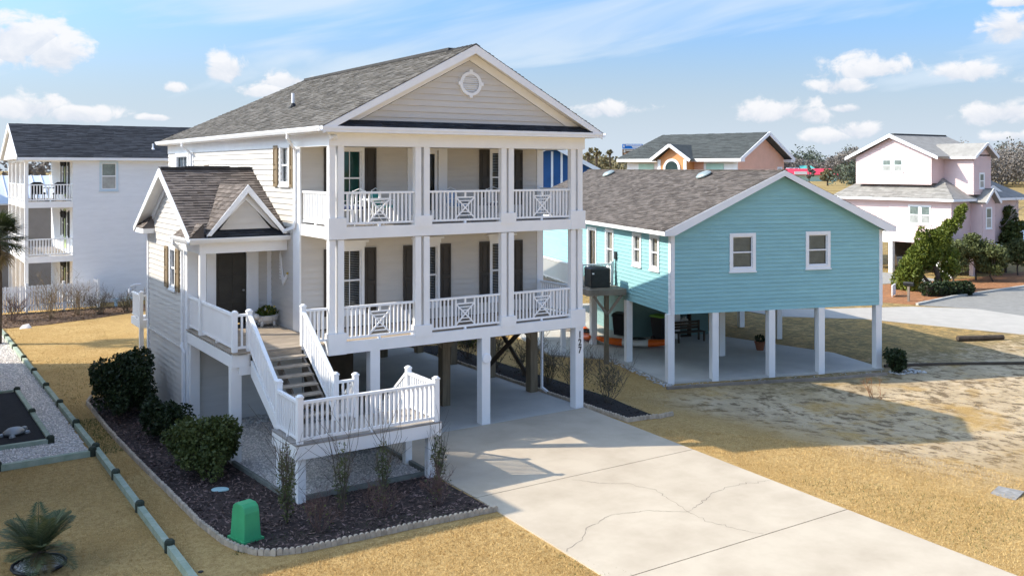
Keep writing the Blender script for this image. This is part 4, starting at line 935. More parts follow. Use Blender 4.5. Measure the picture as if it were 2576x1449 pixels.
# ================================================================ the blue stilt house
B = thing('stilt_house', 'single storey aqua blue clapboard house raised on slim white posts', 'house', (14.27, 2.46, -.5), R(-17.3))
BW, BD, BZ0, BZE, BPK = 9.02, 20.0, 2.55, 5.50, 7.80
bs = (BPK-5.62)/4.86
wf = Wall((0, 0, 0), (1, 0), (0, -1)); wl = Wall((0, BD, 0), (0, -1), (-1, 0)); bla = lambda y: BD-y
BC = 4.51
fo = [(2.50, 3.33, 4.16, 5.34), (5.74, 6.56, 4.18, 5.35)]
top = lambda z: z
siding(B, wf, BLUES, lambda z: max(0, BC-(BPK-.16-z)/bs), lambda z: min(BW, BC+(BPK-.16-z)/bs), BZ0, BPK-.18, pitch=.148, openings=fo)
for o in fo: window(B, wf, *o, casing=.13, cols=1, blind_col=mat('sage_blind', (.58, .64, .60), .6, .1, 3))
so = [(bla(1.68), bla(1.06), 4.13, 5.25), (bla(3.34), bla(2.72), 4.13, 5.22), (bla(6.25), bla(5.55), 3.7, 5.20), (bla(8.45), bla(7.55), 3.05, 5.15)]
siding(B, wl, BLUES, 0, BD, BZ0, BZE, pitch=.148, openings=so)
for o in so[:3]: window(B, wl, *o, casing=.12, cols=1)
window(B, wl, *so[3], casing=.12, cols=2, split=False, blind=False)
MB().add([(BW, 0, BZ0), (BW, BD, BZ0), (BW, BD, 5.6), (BW, 0, 5.6)], [(0, 1, 2, 3)]).build('right_wall', BLUES, B); MB().add([(0, BD, BZ0), (BW, BD, BZ0), (BW, BD, 5.6), (BC, BD, BPK-.1), (0, BD, 5.6)], [(0, 1, 2, 3, 4)]).build('rear_wall', BLUES, B)
mb = MB(); wf.box(mb, -.03, .13, BZ0-.02, 5.5, .0, .04); wf.box(mb, BW-.12, BW+.03, BZ0-.02, 5.5, .0, .04); wl.box(mb, bla(.15), bla(-.04), BZ0-.02, 5.5, 0, .04); mb.build('corner_board', WHITE2, B)
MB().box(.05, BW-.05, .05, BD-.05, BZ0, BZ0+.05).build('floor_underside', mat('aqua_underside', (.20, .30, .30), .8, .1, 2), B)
# roof
E0 = 5.60; xe0, xe1 = BC-4.92, BC+4.92
BS = math.hypot(4.92, BPK-E0)
MB().slab([(xe0, -.32, E0), (xe0, BD+.3, E0), (BC, BD+.3, BPK), (BC, -.32, BPK)][::-1], .09).build('roof', ROOFB, B); MB().slab([(xe1, BD+.3, E0), (xe1, -.32, E0), (BC, -.32, BPK), (BC, BD+.3, BPK)][::-1], .09).build('roof', ROOFB, B)
shingles(B, ROOFB, (xe0-.02, BD+.3, E0+.008), (0, -1, 0), (4.92, 0, BPK-E0), 0, BD+.63, BS, exp=.14, tabw=(.18, .42), seed=41); shingles(B, ROOFB, (xe1+.02, -.33, E0+.008), (0, 1, 0), (-4.92, 0, BPK-E0), 0, BD+.63, BS, exp=.14, tabw=(.3, .6), seed=42)
mb = MB(); y = -.33
while y < BD+.2: mb.box(BC-.13, BC+.13, y, y+.29, BPK-.01, BPK+.03+.008*(int(y*10) % 2)); y += .295
mb.build('ridge_cap', ROOFB, B)
for sg, xe in ((-1, xe0), (1, xe1)):
    mb = MB(); mb.add([(BC, -.36, BPK+.01), (xe, -.36, E0+.01), (xe, -.36, E0-.17), (xe-sg*.42, -.36, E0-.15), (BC, -.36, BPK-.20), (BC, -.32, BPK+.01), (xe, -.32, E0+.01), (xe, -.32, E0-.17), (xe-sg*.42, -.32, E0-.15), (BC, -.32, BPK-.20)], [(0, 1, 2, 3, 4), (9, 8, 7, 6, 5), (0, 5, 6, 1), (3, 8, 9, 4), (2, 7, 8, 3)]); mb.build('rake_board', WHITE2, B)
    MB().add([(BC, -.34, BPK-.1), (xe, -.34, E0-.1), (xe, .0, E0-.1), (BC, .0, BPK-.1)], [(0, 1, 2, 3)]).build('rake_soffit', BLUES, B)
    piece('eave_fascia', B, WHITE2, min(xe, xe-sg*.03), max(xe, xe-sg*.03), -.32, BD+.3, E0-.15, E0-.005); piece('eave_soffit', B, WHITE2, min(xe, xe-sg*.40), max(xe, xe-sg*.40), -.31, BD+.3, E0-.16, E0-.145)
for y in (4.85, 15.66):                                             # turtle-back roof vents
    x = BC-.62; z = BPK-.62*(BPK-E0)/4.92
    o = MB().lathe([(.18, -.12), (.18, .06), (.34, .08), (.34, .13), (.24, .20), (.001, .22)], 18).build('roof_vent', mat('galvanised_vent', (.36, .42, .40), .4, .1, 4, metallic=.3), B, smooth=False); o.location = (x, y, z); o.rotation_euler = (0, R(-24), 0)
# posts, slab
for (x, y) in ((0, 0), (1.8, 0), (4.16, -.02), (6.3, -.04), (8.9, 0), (0, 3.96), (4.2, 4.0), (0, 7.9), (8.9, 7.2), (8.9, 4.0), (6.5, 4.0), (6.5, 8.6), (4.2, 8.2), (8.9, 10.6), (6.5, 12), (0, 11.5)): piece('post', B, WHITE, x-.13, x+.13, y-.02 if y < 1 else y-.13, y+.24 if y < 1 else y+.13, -.02, BZ0)
MB().prism([(-.15, .02), (9.1, -.06), (9.1, 3.2), (6.6, 7.9), (6.4, BD), (-2.6, BD), (-2.6, 6.1), (-.3, 4.6)], 2, -.12, .07).build('carport_slab', CONC2, B)
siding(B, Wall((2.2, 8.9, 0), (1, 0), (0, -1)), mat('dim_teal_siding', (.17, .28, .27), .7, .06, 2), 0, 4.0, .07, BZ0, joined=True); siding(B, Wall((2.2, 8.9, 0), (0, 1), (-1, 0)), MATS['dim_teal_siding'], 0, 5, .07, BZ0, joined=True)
# side deck with railing
MB().box(-1.95, -.02, 5.2, 12.5, 2.72, 2.98).build('side_deck', GREYW, B)
for (p, q) in (((-1.9, 5.3, 2.98), (-.15, 5.3, 2.98)), ((-1.9, 5.3, 2.98), (-1.9, 12.4, 2.98))): railing(B, p, q, step=.14, m=WHITE)
for (x, y) in ((-1.93, 6.45), (-1.9, 9.5)): piece('post', B, WHITE, x-.09, x+.09, y-.09, y+.09, 0, 2.72)
piece('post', B, WHITE, -.22, -.12, 5.25, 5.37, 2.98, 4.0)
mb = MB().box(-.11, -.03, 5.05, 5.22, 4.1, 4.42); mb.tube([(-.07, 5.12, 4.1), (-.07, 5.12, 3.0)], .02, 6); mb.build('meter_box', CHAR, B)
# platform for the air conditioner
MB().box(-1.80, -.12, 3.85, 5.15, 2.78, 3.02).build('platform', GREYW, B)
piece('platform_post', B, PILE, -1.0, -.84, 3.95, 4.11, -.02, 2.78); barp('platform_brace', B, GREYW, (-.92, 3.95, 2.0), (-.30, 3.95, 2.76), .05, .10); barp('platform_brace', B, GREYW, (-.92, 3.95, 2.0), (-1.5, 3.95, 2.76), .05, .10)
def local(o, x, y, z):
    M = Matrix.Translation(o.location) @ Matrix.Rotation(o.rotation_euler.z, 4, 'Z'); v = M @ Vector((x, y, z)); return tuple(v)
A = thing('air_conditioner', 'dark grey air conditioner unit on the raised wooden platform', 'air conditioner', local(B, -1.14, 4.5, 3.02), R(-17.3))
MB().box(-.42, .42, -.42, .42, .05, .84).build('casing', CHAR, A, bevel=.05)
mb = MB()
for k in range(15):
    z = .12+k*.046; mb.box(-.426, .426, -.426, .426, z, z+.012)
mb.build('louvre_bands', BLACK, A); MB().lathe([(.36, .842), (.34, .87), (.10, .90), (.001, .905)], 20).build('fan_guard', BLACK, A); MB().box(-.45, .45, -.45, .45, .0, .05).build('base_pan', GREYW, A)
mb = MB().box(-.38, -.29, -.433, -.428, .60, .66); mb.build('badge', WHITE2, A)
# things kept below and beside the blue house
def hull(L_, w, h, name, label, loc, rz, cols):
    t = thing(name, label, 'kayak', loc, rz); n = 24; k = 12
    prof = []
    for i in range(n+1):
        u = i/n; f = max(.02, math.sin(math.pi*min(max(u, .005), .995)))**.62; rise = .16*abs(2*u-1)**3
        prof.append([( -L_/2+L_*u, w/2*f*math.cos(a), .02+rise+h*(.5+.5*math.sin(a)*(f**.4))) for a in [2*math.pi*j/k for j in range(k)]])
    for seg, (i0, i1, m) in enumerate(cols):
        mb = MB(); vs = [p for r in prof[i0:i1+1] for p in r]; fs = [(r*k+j, r*k+(j+1) % k, (r+1)*k+(j+1) % k, (r+1)*k+j) for r in range(i1-i0) for j in range(k)]
        if seg == 0: fs.append(tuple(range(k-1, -1, -1)))
        if seg == len(cols)-1: fs.append(tuple(range((i1-i0)*k, (i1-i0+1)*k)))
        mb.add(vs, fs); mb.build(('bow', 'deck', 'stern')[seg], m, t, smooth=True)
    MB().lathe([(.24, 0), (.30, .02), (.29, .05), (.20, .03), (.001, .0)], 18, (0, 0, .02+h*.96), 1.6, .8).build('cockpit', BLACK, t)
hull(3.4, .72, .34, 'kayak', 'orange and white kayak lying on the blue house carport slab', local(B, 1.5, 6.7, .07), R(-17.3-27), [(0, 8, ORANGE), (8, 16, HULLW), (16, 24, ORANGE)])
hull(3.0, .66, .32, 'kayak', 'orange red kayak lying behind the paler kayak', local(B, .2, 9.3, .07), R(-17.3+75), [(0, 8, ORANGE), (8, 16, mat('red_hull', (.42, .05, .02), .4, .1, 2)), (16, 24, ORANGE)])
def bin_thing(label, loc, rz, body, lid, h=1.05, group=None):
    t = thing('wheelie_bin', label, 'bin', loc, rz, group)
    mb = MB(); a, b = .24, .30
    vs = [(-a, -a, .06), (a, -a, .06), (a, a, .06), (-a, a, .06), (-b, -b, h-.08), (b, -b, h-.08), (b, b+.05, h-.08), (-b, b+.05, h-.08)]
    mb.add(vs, [(3, 2, 1, 0), (4, 5, 6, 7), (0, 1, 5, 4), (1, 2, 6, 5), (2, 3, 7, 6), (3, 0, 4, 7)]); mb.box(-b-.02, b+.02, -b-.03, -b, h-.16, h-.10); mb.build('body', body, t, bevel=.02)
    mb = MB(); b += .03; mb.add([(-b, -b-.02, h-.075), (b, -b-.02, h-.075), (b, b+.07, h-.075), (-b, b+.07, h-.075), (-b*.9, -b*.8, h), (b*.9, -b*.8, h), (b*.9, b, h+.02), (-b*.9, b, h+.02)], [(3, 2, 1, 0), (4, 5, 6, 7), (0, 1, 5, 4), (1, 2, 6, 5), (2, 3, 7, 6), (3, 0, 4, 7)]); mb.build('lid', lid, t)
    for s in (-1, 1): o = MB().lathe([(.11, -.03), (.11, .03)], 14).build('wheel', BLACK, t); o.rotation_euler = (0, R(90), 0); o.location = (s*.26, .22, .11)
    MB().tube([(-.2, .36, h-.1), (.2, .36, h-.1)], .018, 6).build('handle', body, t)
    return t
bin_thing('black wheelie bin with bright green lid under the blue house', local(B, 3.25, 7.9, .07), R(10), BLACK, mat('lime_lid', (.16, .34, .03), .5, .1, 3), 1.15)
bin_thing('black wheelie bin standing against the teal wall behind the orange kayaks', local(B, 2.0, 9.6, .07), R(-60), BLACK, BLACK, 1.05)
t = thing('plant_pot', 'terracotta pot with a small plant on the carport slab', 'plant pot', local(B, 6.4, 4.6, .07)); MB().lathe([(.15, 0), (.22, .32), (.24, .32), (.24, .38), (.20, .38), (.18, .32), (.001, .32)], 18).build('pot', TERRA, t, smooth=False)
LEAF_D = leaf_mat('dark_green_leaf', (.012, .022, .007), (.035, .055, .016)); leaf_cloud('plant', [((0, 0, .5), (.22, .22, .16), 1)], 90, .08, LEAF_D, t)
t = thing('garden_bench', 'dark wooden bench in the shade below the blue house', 'bench', local(B, 4.4, 7.3, .07), R(-10))
for k in range(4): piece('seat_slat', t, PILED, -.75, .75, -.22+k*.12, -.12+k*.12, .42, .45)
for k in range(3): piece('back_slat', t, PILED, -.75, .75, .27, .30, .52+k*.13, .62+k*.13)
for x in (-.68, .68):
    for y in (-.18, .24): piece('leg', t, PILED, x-.035, x+.035, y-.035, y+.035, 0, .42 if y < 0 else .9)
t = thing('bookcase', 'dark open bookcase with pale bundles below the blue house', 'bookcase', local(B, 4.6, 8.55, .07), R(-17.3))
for (a, b, c, d) in ((-.45, -.41, 0, 1.7), (.41, .45, 0, 1.7), (-.41, .41, 0, .04), (-.41, .41, .55, .59), (-.41, .41, 1.1, 1.14), (-.41, .41, 1.66, 1.7)): piece('panel', t, PILED, a, b, -.18, .18, c, d)
for k in range(7): piece('bundle', t, HULLW, -.36+k*.1, -.29+k*.1, -.14, .1, .60, .60+.22+.06*(k % 3))
sheet('asphalt_turnaround', [(40.0, 9.5), (44.9, 10.2), (53.3, 10.5), (70, 11), (70, -14), (45, -8), (41, 3.9), (41.4, 6.9)], -.485, ASPH)
sheet('concrete_road', [(30, 14), (34.5, 11.4), (39.2, 9.3), (41.4, 6.85), (41.0, 3.8), (44.9, -8), (60, -16), (60, -22), (42, -14), (35.4, .9), (34.5, 3.6), (33.1, 8), (30, 11)], -.478, mat('pale_concrete_road', (.43, .40, .35), .9, .06, 1.5, .2, 40))
sheet('gravel_lot', [(40, 15.6), (47, 16.9), (52.8, 15.8), (54, 24), (70, 36), (44, 32), (38, 21)], -.484, LOTG)
sheet('pine_straw_bed', [(38.8, 12.2), (40, 9.7), (44.8, 10.45), (53.3, 10.75), (70, 11.3), (70, 16), (55.5, 15.4), (52.5, 15.6), (47, 16.6), (40, 15.3)], -.472, PINE)
mb = MB()
for p, q in (((40, 9.55), (44.85, 10.3)), ((44.85, 10.3), (53.3, 10.6)), ((53.3, 10.6), (69, 11.1))): mb.bar((*p, -.44), (*q, -.44), .16, .14)
tag(mb.build('kerb', CONC2), kind='structure')

# ================================================================ the white house behind the picket fence
Wn = thing('white_house', 'white three storey house with dark roof and stacked end balconies behind a picket fence', 'house', (-1.2, 33.0, -.1))
WSID = mat('bright_white_siding', (.80, .81, .82), .6, .03, 1.5, .1, 90, rand=.015, stretch=(1, 1, 5))
ww = Wall((0, 0, 0), (1, 0), (0, -1)); wo = [(1.45, 2.20, 6.35, 7.78)]
siding(Wn, ww, WSID, 0, 9.6, 0, 8.15, openings=wo); window(Wn, ww, *wo[0], casing=.11, cols=1, cm=mat('pale_blue_trim', (.55, .66, .74), .5, .03), flat=True)
MB().box(.0, 9.6, .03, 8.0, 0, 8.1).build('wall', WSID, Wn)
we = Wall((0, 0, 0), (0, 1), (-1, 0))
siding(Wn, we, WSID, .0, 8, 0, 8.1, joined=True)
for z in (.2, 2.95, 5.85):
    for (a, b) in ((1.3, 1.9), (3.0, 3.6)):
        window(Wn, we, a, b, z+.75, z+2.15, cols=1, simple=True, flat=True); shutter(Wn, we, a-.34, a-.08, z+.7, z+2.2, BLACK); shutter(Wn, we, b+.08, b+.34, z+.7, z+2.2, BLACK)
    mb = MB(); we.box(mb, 2.05, 2.75, z+.05, z+2.25, .01, .05); mb.build('door', mat('pale_green_door', (.50, .62, .30), .5, .05), Wn)
for (z0, z1) in ((2.45, 2.78), (5.38, 5.70)):
    piece('deck_beam', Wn, WHITE, -2.35, -.0, -.05, .12, z0, z1); piece('deck_beam', Wn, WHITE, -2.35, -2.2, .12, 8, z0, z1); piece('deck', Wn, DECKG, -2.2, 0, .12, 8, z1-.08, z1-.02); piece('deck_soffit', Wn, SOFFIT, -2.2, 0, .12, 8, z0+.02, z0+.05)
    railing(Wn, (-2.2, .02, z1), (-.02, .02, z1), step=.15); railing(Wn, (-2.27, .1, z1), (-2.27, 8, z1), step=.15)
for z0, z1 in ((0, 2.45), (2.78, 5.38), (5.7, 8.0)):
    for y in (.0, 2.0, 4.0, 6.0, 7.85): piece('porch_post', Wn, WHITE, -2.36, -2.18, y-.03, y+.15, z0, z1)
piece('porch_beam', Wn, WHITE, -2.4, 0, -.05, .15, 7.85, 8.1); piece('porch_beam', Wn, WHITE, -2.4, -2.2, .15, 8, 7.85, 8.1)
for z in (.2, 2.95, 5.85):                                          # carriage lamps
    for y in (2.9, 1.95): MB().lathe([(.03, 0), (.09, .06), (.11, .28), (.12, .30), (.02, .40), (.001, .42)], 8, (-.14, y, z+1.75)).build('lantern', BLACK, Wn)
RP = 4.0; rz_ = 10.02
MB().slab([(-2.75, -.45, 8.08), (10.2, -.45, 8.08), (10.2, RP, rz_), (-2.75, RP, rz_)], .10).build('roof', ROOF3, Wn); MB().slab([(10.2, 8.45, 8.08), (-2.75, 8.45, 8.08), (-2.75, RP, rz_), (10.2, RP, rz_)], .10).build('roof', ROOF3, Wn)
shingles(Wn, ROOF3, (-2.75, -.46, 8.09), (1, 0, 0), (0, 4.45, rz_-8.08), 0, 12.95, math.hypot(4.45, rz_-8.08), exp=.16, tabw=(.3, .7), seed=51)
piece('eave_fascia', Wn, WHITE2, -2.75, 10.2, -.47, -.44, 7.93, 8.075); piece('eave_soffit', Wn, SOFFIT, -2.75, 10.2, -.44, 0, 7.93, 7.96)
mb = MB()
for y in (-.45, 8.45): mb.add([(-2.79, RP, rz_+.01), (-2.79, y, 8.09), (-2.79, y, 7.90), (-2.79, RP, rz_-.22), (-2.74, RP, rz_+.01), (-2.74, y, 8.09), (-2.74, y, 7.90), (-2.74, RP, rz_-.22)], [(0, 1, 2, 3), (7, 6, 5, 4), (0, 4, 5, 1), (3, 2, 6, 7)])
mb.build('rake_board', WHITE2, Wn); MB().add([(-2.62, -.1, 8.0), (-2.62, 8.1, 8.0), (-2.62, RP, rz_-.12)], [(0, 1, 2)]).build('gable_wall', WSID, Wn)
for y in (-.45, 8.45): MB().add([(-2.74, RP, rz_-.12), (-2.74, y, 7.95), (-2.3, y, 7.95), (-2.3, RP, rz_-.12)], [(0, 1, 2, 3)]).build('rake_soffit', SOFFIT, Wn)
piece('porch_ceiling', Wn, SOFFIT, -2.3, 0, .1, 8, 8.02, 8.06)
pv = MB().tube([(4.35, .75, 8.6), (4.35, .75, 8.92)], .05, 8).build('vent_pipe', WHITE2, Wn); MB().lathe([(.13, 0), (.05, .1)], 8, (4.35, .75, 8.58)).build('pipe_boot', WHITE2, pv)
t = thing('patio_table', 'black patio table with chairs on the white house top balcony', 'patio table', (-2.2, 34.6, 5.6)); MB().lathe([(.5, .70), (.5, .73), (.001, .735)], 16).build('table_top', BLACK, t); MB().lathe([(.25, 0), (.04, .04), (.04, .7)], 10).build('pedestal', BLACK, t)
for i, (x, y, a, lab) in enumerate(((-2.75, 34.1, 30, 'black woven chair beside the corner post of the white house balcony'), (-1.75, 33.9, -20, 'black woven chair by the balcony rail beside the white house wall'), (-2.6, 35.4, 160, 'black woven chair behind the black table on the white balcony'))):
    t = thing('patio_chair', lab, 'chair', (x, y, 5.6), R(a), 'black balcony chairs')
    MB().box(-.28, .28, -.28, .26, .38, .46).build('seat', BLACK, t); mb = MB(); mb.prism([(-.28, .46), (.28, .46), (.30, .95), (.16, 1.04), (-.16, 1.04), (-.30, .95)], 1, .22, .28); mb.build('backrest', BLACK, t)
    for (lx, ly) in ((-.25, -.25), (.25, -.25), (-.25, .23), (.25, .23)): MB().tube([(lx, ly, 0), (lx, ly, .4)], .02, 6).build('leg', BLACK, t)
# grey house and pale metal-roofed house further behind
t = thing('grey_house', 'brownish grey clapboard house just visible behind the balconies', 'house', (-7.5, 47, -.5)); siding(t, Wall((0, 0, 0), (1, 0), (0, -1)), mat('taupe_siding', (.30, .275, .25), .7, .06, 2), 0, 9, 0, 5.6, joined=True); MB().box(0, 9, .05, 8, 0, 5.6).build('wall', MATS['taupe_siding'], t)
MB().slab([(-.4, -.5, 5.6), (9.4, -.5, 5.6), (9.4, 4, 7.4), (-.4, 4, 7.4)], .12).build('roof', mat('pale_metal_roof', (.62, .66, .70), .35, .04, 2), t); MB().slab([(9.4, 8.5, 5.6), (-.4, 8.5, 5.6), (-.4, 4, 7.4), (9.4, 4, 7.4)], .12).build('roof', MATS['pale_metal_roof'], t)
mb = MB()
for k in range(17): x = -.3+k*.6; mb.bar((x, -.5, 5.63), (x, 4, 7.43), .04, .06)
mb.build('standing_seam', MATS['pale_metal_roof'], t)
t = thing('dark_roofed_house', 'white house end with dark roof cut by the picture edge', 'house', (-16.6, 44, -.5)); MB().box(0, 9, 0, 8, 0, 8.6).build('wall', WSID, t); MB().slab([(-.5, -.5, 8.6), (9.6, -.5, 8.6), (9.6, 4, 10.2), (-.5, 4, 10.2)], .15).build('roof', ROOF3, t); MB().slab([(9.6, 8.5, 8.6), (-.5, 8.5, 8.6), (-.5, 4, 10.2), (9.6, 4, 10.2)], .15).build('roof', ROOF3, t); window(t, Wall((0, 0, 0), (1, 0), (0, -1)), 7, 8, 5.5, 7.5, flat=True)
# picket fence
F = thing('picket_fence', 'white picket fence in front of the three storey white house', 'fence', (-5.3, 31.2, -.03))
for k in range(42):
    x = k*.123; piece('picket', F, WHITE, x, x+.095, -.012, .012, .08, 1.36+.03*(k % 2))
for z in (.32, 1.08): piece('fence_rail', F, WHITE, -.05, 5.15, .014, .055, z, z+.09)
for x in (-.1, 1.65, 3.4, 5.1): piece('fence_post', F, WHITE, x-.06, x+.06, .02, .14, 0, 1.52)
for k in range(24): piece('picket', F, WHITE, 5.13, 5.155, .15+k*.07*1.7, .245+k*.07*1.7, .08, 1.38)
t = thing('side_bench', 'pale blue curved metal bench frame beside the white house wall', 'bench', (1.3, 31.0, -.03), R(5))
MB().tube([(0, 0, 0), (0, 0, .9), (.08, 0, 1.05), (.25, 0, 1.1), (.6, 0, 1.1)], .05, 8).build('tube_frame', WHITE2, t); MB().box(-.8, .55, -.2, .2, .38, .44).build('seat', mat('pale_blue_paint', (.45, .60, .66), .5, .05), t)
for x in (-.7, .4): MB().box(x-.04, x+.04, -.15, .15, 0, .38).build('leg', MATS['pale_blue_paint'], t)

# ================================================================ the pink house
K = thing('pink_house', 'pink two tier house on tall stilts with pale grey roofs', 'house', (54.0, 16.1, -.5))
PNK = mat('pale_pink_siding', (.71, .54, .52), .6, .03, 1.5, .1, 40)
pl_ = Wall((0, 9.4, 0), (0, -1), (-1, 0)); pa = lambda y: 9.4-(y)
siding(K, pl_, PNK, pa(5.05), pa(0), 2.4, 5.7, joined=True, openings=[(pa(3.3), pa(2.55), 3.85, 5.1), (pa(2.35), pa(1.65), 3.85, 5.1)])
for a, b in ((3.3, 2.55), (2.35, 1.65)): window(K, pl_, pa(a), pa(b), 3.85, 5.1, casing=.10, cols=1, flat=True)
MB().box(.03, 9.0, .05, 9.3, 2.4, 5.7).build('wall', PNK, K)
MB().box(.9, 1.0, 5.05, 9.3, 2.5, 5.7).build('porch_wall', mat('peach_porch_wall', (.66, .40, .28), .6, .05), K)
piece('porch_rail', K, WHITE, -.0, .08, 5.05, 9.3, 2.3, 3.35)
piece('porch_beam', K, PNK, .0, .12, 5.05, 9.3, 5.3, 5.7)
window(K, Wall((.9, 9.4, 0), (0, -1), (-1, 0)), pa(5.9), pa(5.3), 3.0, 5.0, cols=1, flat=True)
pr_ = Wall((0, 0, 0), (1, 0), (0, -1)); siding(K, pr_, PNK, 0, 2.4, 2.4, 5.65, joined=True)
# front bays with their own gables
for (x0, x1, y0, zt, pk) in ((2.4, 4.0, -.9, 5.6, 6.45), (4.0, 7.4, .6, 5.9, 6.6)):
    MB().box(x0, x1, y0, 3, 2.2, zt).build('bay_wall', PNK, K); siding(K, Wall((x0, y0, 0), (1, 0), (0, -1)), PNK, 0, x1-x0, 2.2, zt, joined=True)
    window(K, Wall((x0, y0, 0), (1, 0), (0, -1)), (x1-x0)/2-.3, (x1-x0)/2+.3, 3.6, 5.0, cols=1, flat=True)
    xc = (x0+x1)/2; rm = ROOFP if x0 < 3 else mat('navy_shingle', (.035, .06, .10), .9, .2, 2, island=.2)
    for sg in (-1, 1): MB().slab([(xc, y0-.4, pk), (xc, y0+4, pk), (xc+sg*(x1-x0)/2*1.25, y0+4, zt-.15), (xc+sg*(x1-x0)/2*1.25, y0-.4, zt-.15)][::(-1 if sg > 0 else 1)], .14).build('bay_roof', rm, K)
    MB().prism([(x0, zt), (x1, zt), (xc, pk-.1)], 1, y0, y0+.1).build('bay_gable', PNK, K)
    for sg in (-1, 1): MB().bar((xc, y0-.42, pk-.05), (xc+sg*(x1-x0)/2*1.25, y0-.42, zt-.2), .04, .2).build('rake_board', WHITE2, K)
# lower hip roof
ez = 5.72
hip = [(-.55, -.5, ez), (9.6, -.5, ez), (9.6, 9.9, ez), (-.55, 9.9, ez)]; tp = [(1.9, 1.95, 7.3), (7, 1.95, 7.3), (7, 8.0, 7.3), (1.9, 8.0, 7.3)]
for i in range(4): MB().slab([hip[i], hip[(i+1) % 4], tp[(i+1) % 4], tp[i]], .12).build('lower_roof', ROOFP, K)
shingles(K, ROOFP, (-.56, 9.9, ez+.01), (0, -1, 0), (2.45, 0, 1.58), lambda v: v*.65, lambda v: 10.4-v*.84, 2.9, exp=.17, tabw=(.3, .8), seed=61)
for (a, b, c, d) in ((-.58, -.54, -.5, 9.9), (-.54, 9.6, -.53, -.49)): piece('eave_fascia', K, WHITE2, a, b, c, d, ez-.20, ez-.02)
piece('eave_soffit', K, SOFFIT, -.54, .0, -.49, 9.9, ez-.2, ez-.17)
# upper storey
ux = .35; uy0, uy1 = 1.75, 8.25
MB().box(ux+.03, 7, uy0, uy1, 6.8, 8.85).build('upper_wall', PNK, K); wu = Wall((ux, uy1, 0), (0, -1), (-1, 0)); ul = uy1-uy0; upk = 10.5
siding(K, wu, PNK, lambda z: max(0, ul/2-(upk-.2-z)/(.46)), lambda z: min(ul, ul/2+(upk-.2-z)/(.46)), 6.7, upk-.25, joined=True, openings=[(2.42, 3.12, 7.7, 8.55), (3.4, 4.1, 7.7, 8.55)])
for a, b in ((2.42, 3.12), (3.4, 4.1)): window(K, wu, a, b, 7.7, 8.55, casing=.09, cols=1, flat=True)
um = (uy0+uy1)/2
for sg in (-1, 1):
    MB().slab([(ux-.4, um, upk), (7.3, um, upk), (7.3, um+sg*3.95, upk-1.72), (ux-.4, um+sg*3.95, upk-1.72)][::(-1 if sg > 0 else 1)][::-1], .12).build('upper_roof', ROOFP, K)
    mb = MB(); y = um+sg*3.98; mb.add([(ux-.44, um, upk+.02), (ux-.44, y, upk-1.72), (ux-.44, y, upk-1.95), (ux-.44, um, upk-.24), (ux-.39, um, upk+.02), (ux-.39, y, upk-1.72), (ux-.39, y, upk-1.95), (ux-.39, um, upk-.24)], [(0, 1, 2, 3), (7, 6, 5, 4), (3, 2, 6, 7), (0, 4, 5, 1)]); mb.build('rake_board', WHITE2, K)
MB().box(ux, 7.2, um-.12, um+.12, upk-.02, upk+.06).build('ridge_vent', MATS['dark_ridge'], K)
MB().add([(ux-.42, um-3.95, upk-1.8), (ux-.42, um, upk-.1), (ux, um, upk-.1), (ux, um-3.95, upk-1.8)], [(0, 1, 2, 3)]).build('rake_soffit', SOFFIT, K)
# side tower
MB().box(1.9, 4.1, -.55, 2, 6.0, 8.9).build('tower_wall', PNK, K); siding(K, Wall((1.9, 2, 0), (0, -1), (-1, 0)), PNK, 0, 2.55, 6.2, 8.8, joined=True); siding(K, Wall((1.9, -.55, 0), (1, 0), (0, -1)), PNK, 0, 2.2, 6.2, 8.8, joined=True)
window(K, Wall((1.9, -.55, 0), (1, 0), (0, -1)), .75, 1.25, 6.5, 7.5, cols=1, flat=True)
for sg in (-1, 1): MB().slab([(3.0, -.95, 9.75), (3.0, 3, 9.75), (3.0+sg*1.5, 3, 8.75), (3.0+sg*1.5, -.95, 8.75)][::(-1 if sg > 0 else 1)], .12).build('tower_roof', ROOFP, K); MB().bar((3.0, -.97, 9.7), (3.0+sg*1.5, -.97, 8.7), .04, .2).build('rake_board', WHITE2, K)
MB().prism([(1.9, 8.8), (4.1, 8.8), (3.0, 9.65)], 1, -.55, -.45).build('tower_gable', PNK, K); piece('eave_fascia', K, WHITE2, 1.48, 1.53, -.95, 2.5, 8.6, 8.76)
# stilts
for (x, y) in ((.1, 4.9), (.1, 2.6), (.1, .15), (3, 4.9), (3, .2), (.1, 9.2), (3, 9.2), (6, 4.9), (6, .6), (2.6, 2.6)): piece('stilt', K, WHITE if x < 1 else PNK, x-.16, x+.16, y-.16, y+.16, -.02, 2.4)
MB().box(.2, 8.9, .2, 9.2, 2.36, 2.42).build('floor_underside', PILED, K); barp('stair_stringer', K, WHITE, (.3, 2.4, 1.9), (.3, .4, .2), .08, .3); MB().box(5.5, 5.6, .3, 9, 0, 2.4).build('storage_wall', PILED, K); MB().box(2.5, 5.5, 1.8, 1.9, 0, 2.4).build('storage_wall', mat('tan_panel', (.36, .27, .18), .8, .1), K)
bin_thing('dark wheelie bin between the white stilts of the pink house', (54.5, 20.35, -.5), R(-80), CHAR, CHAR, 1.25)
t = thing('mailbox', 'black mailbox on a short wooden post in the pine straw', 'mailbox', (40.9, 10.7, -.5), R(20)); piece('post', t, GREYW, -.06, .06, -.06, .06, -.05, .95)
mb = MB(); mb.prism([(-.1, .95), (.1, .95), (.1, 1.1), (.06, 1.17), (-.06, 1.17), (-.1, 1.1)], 1, -.28, .28); mb.build('box', BLACK, t)
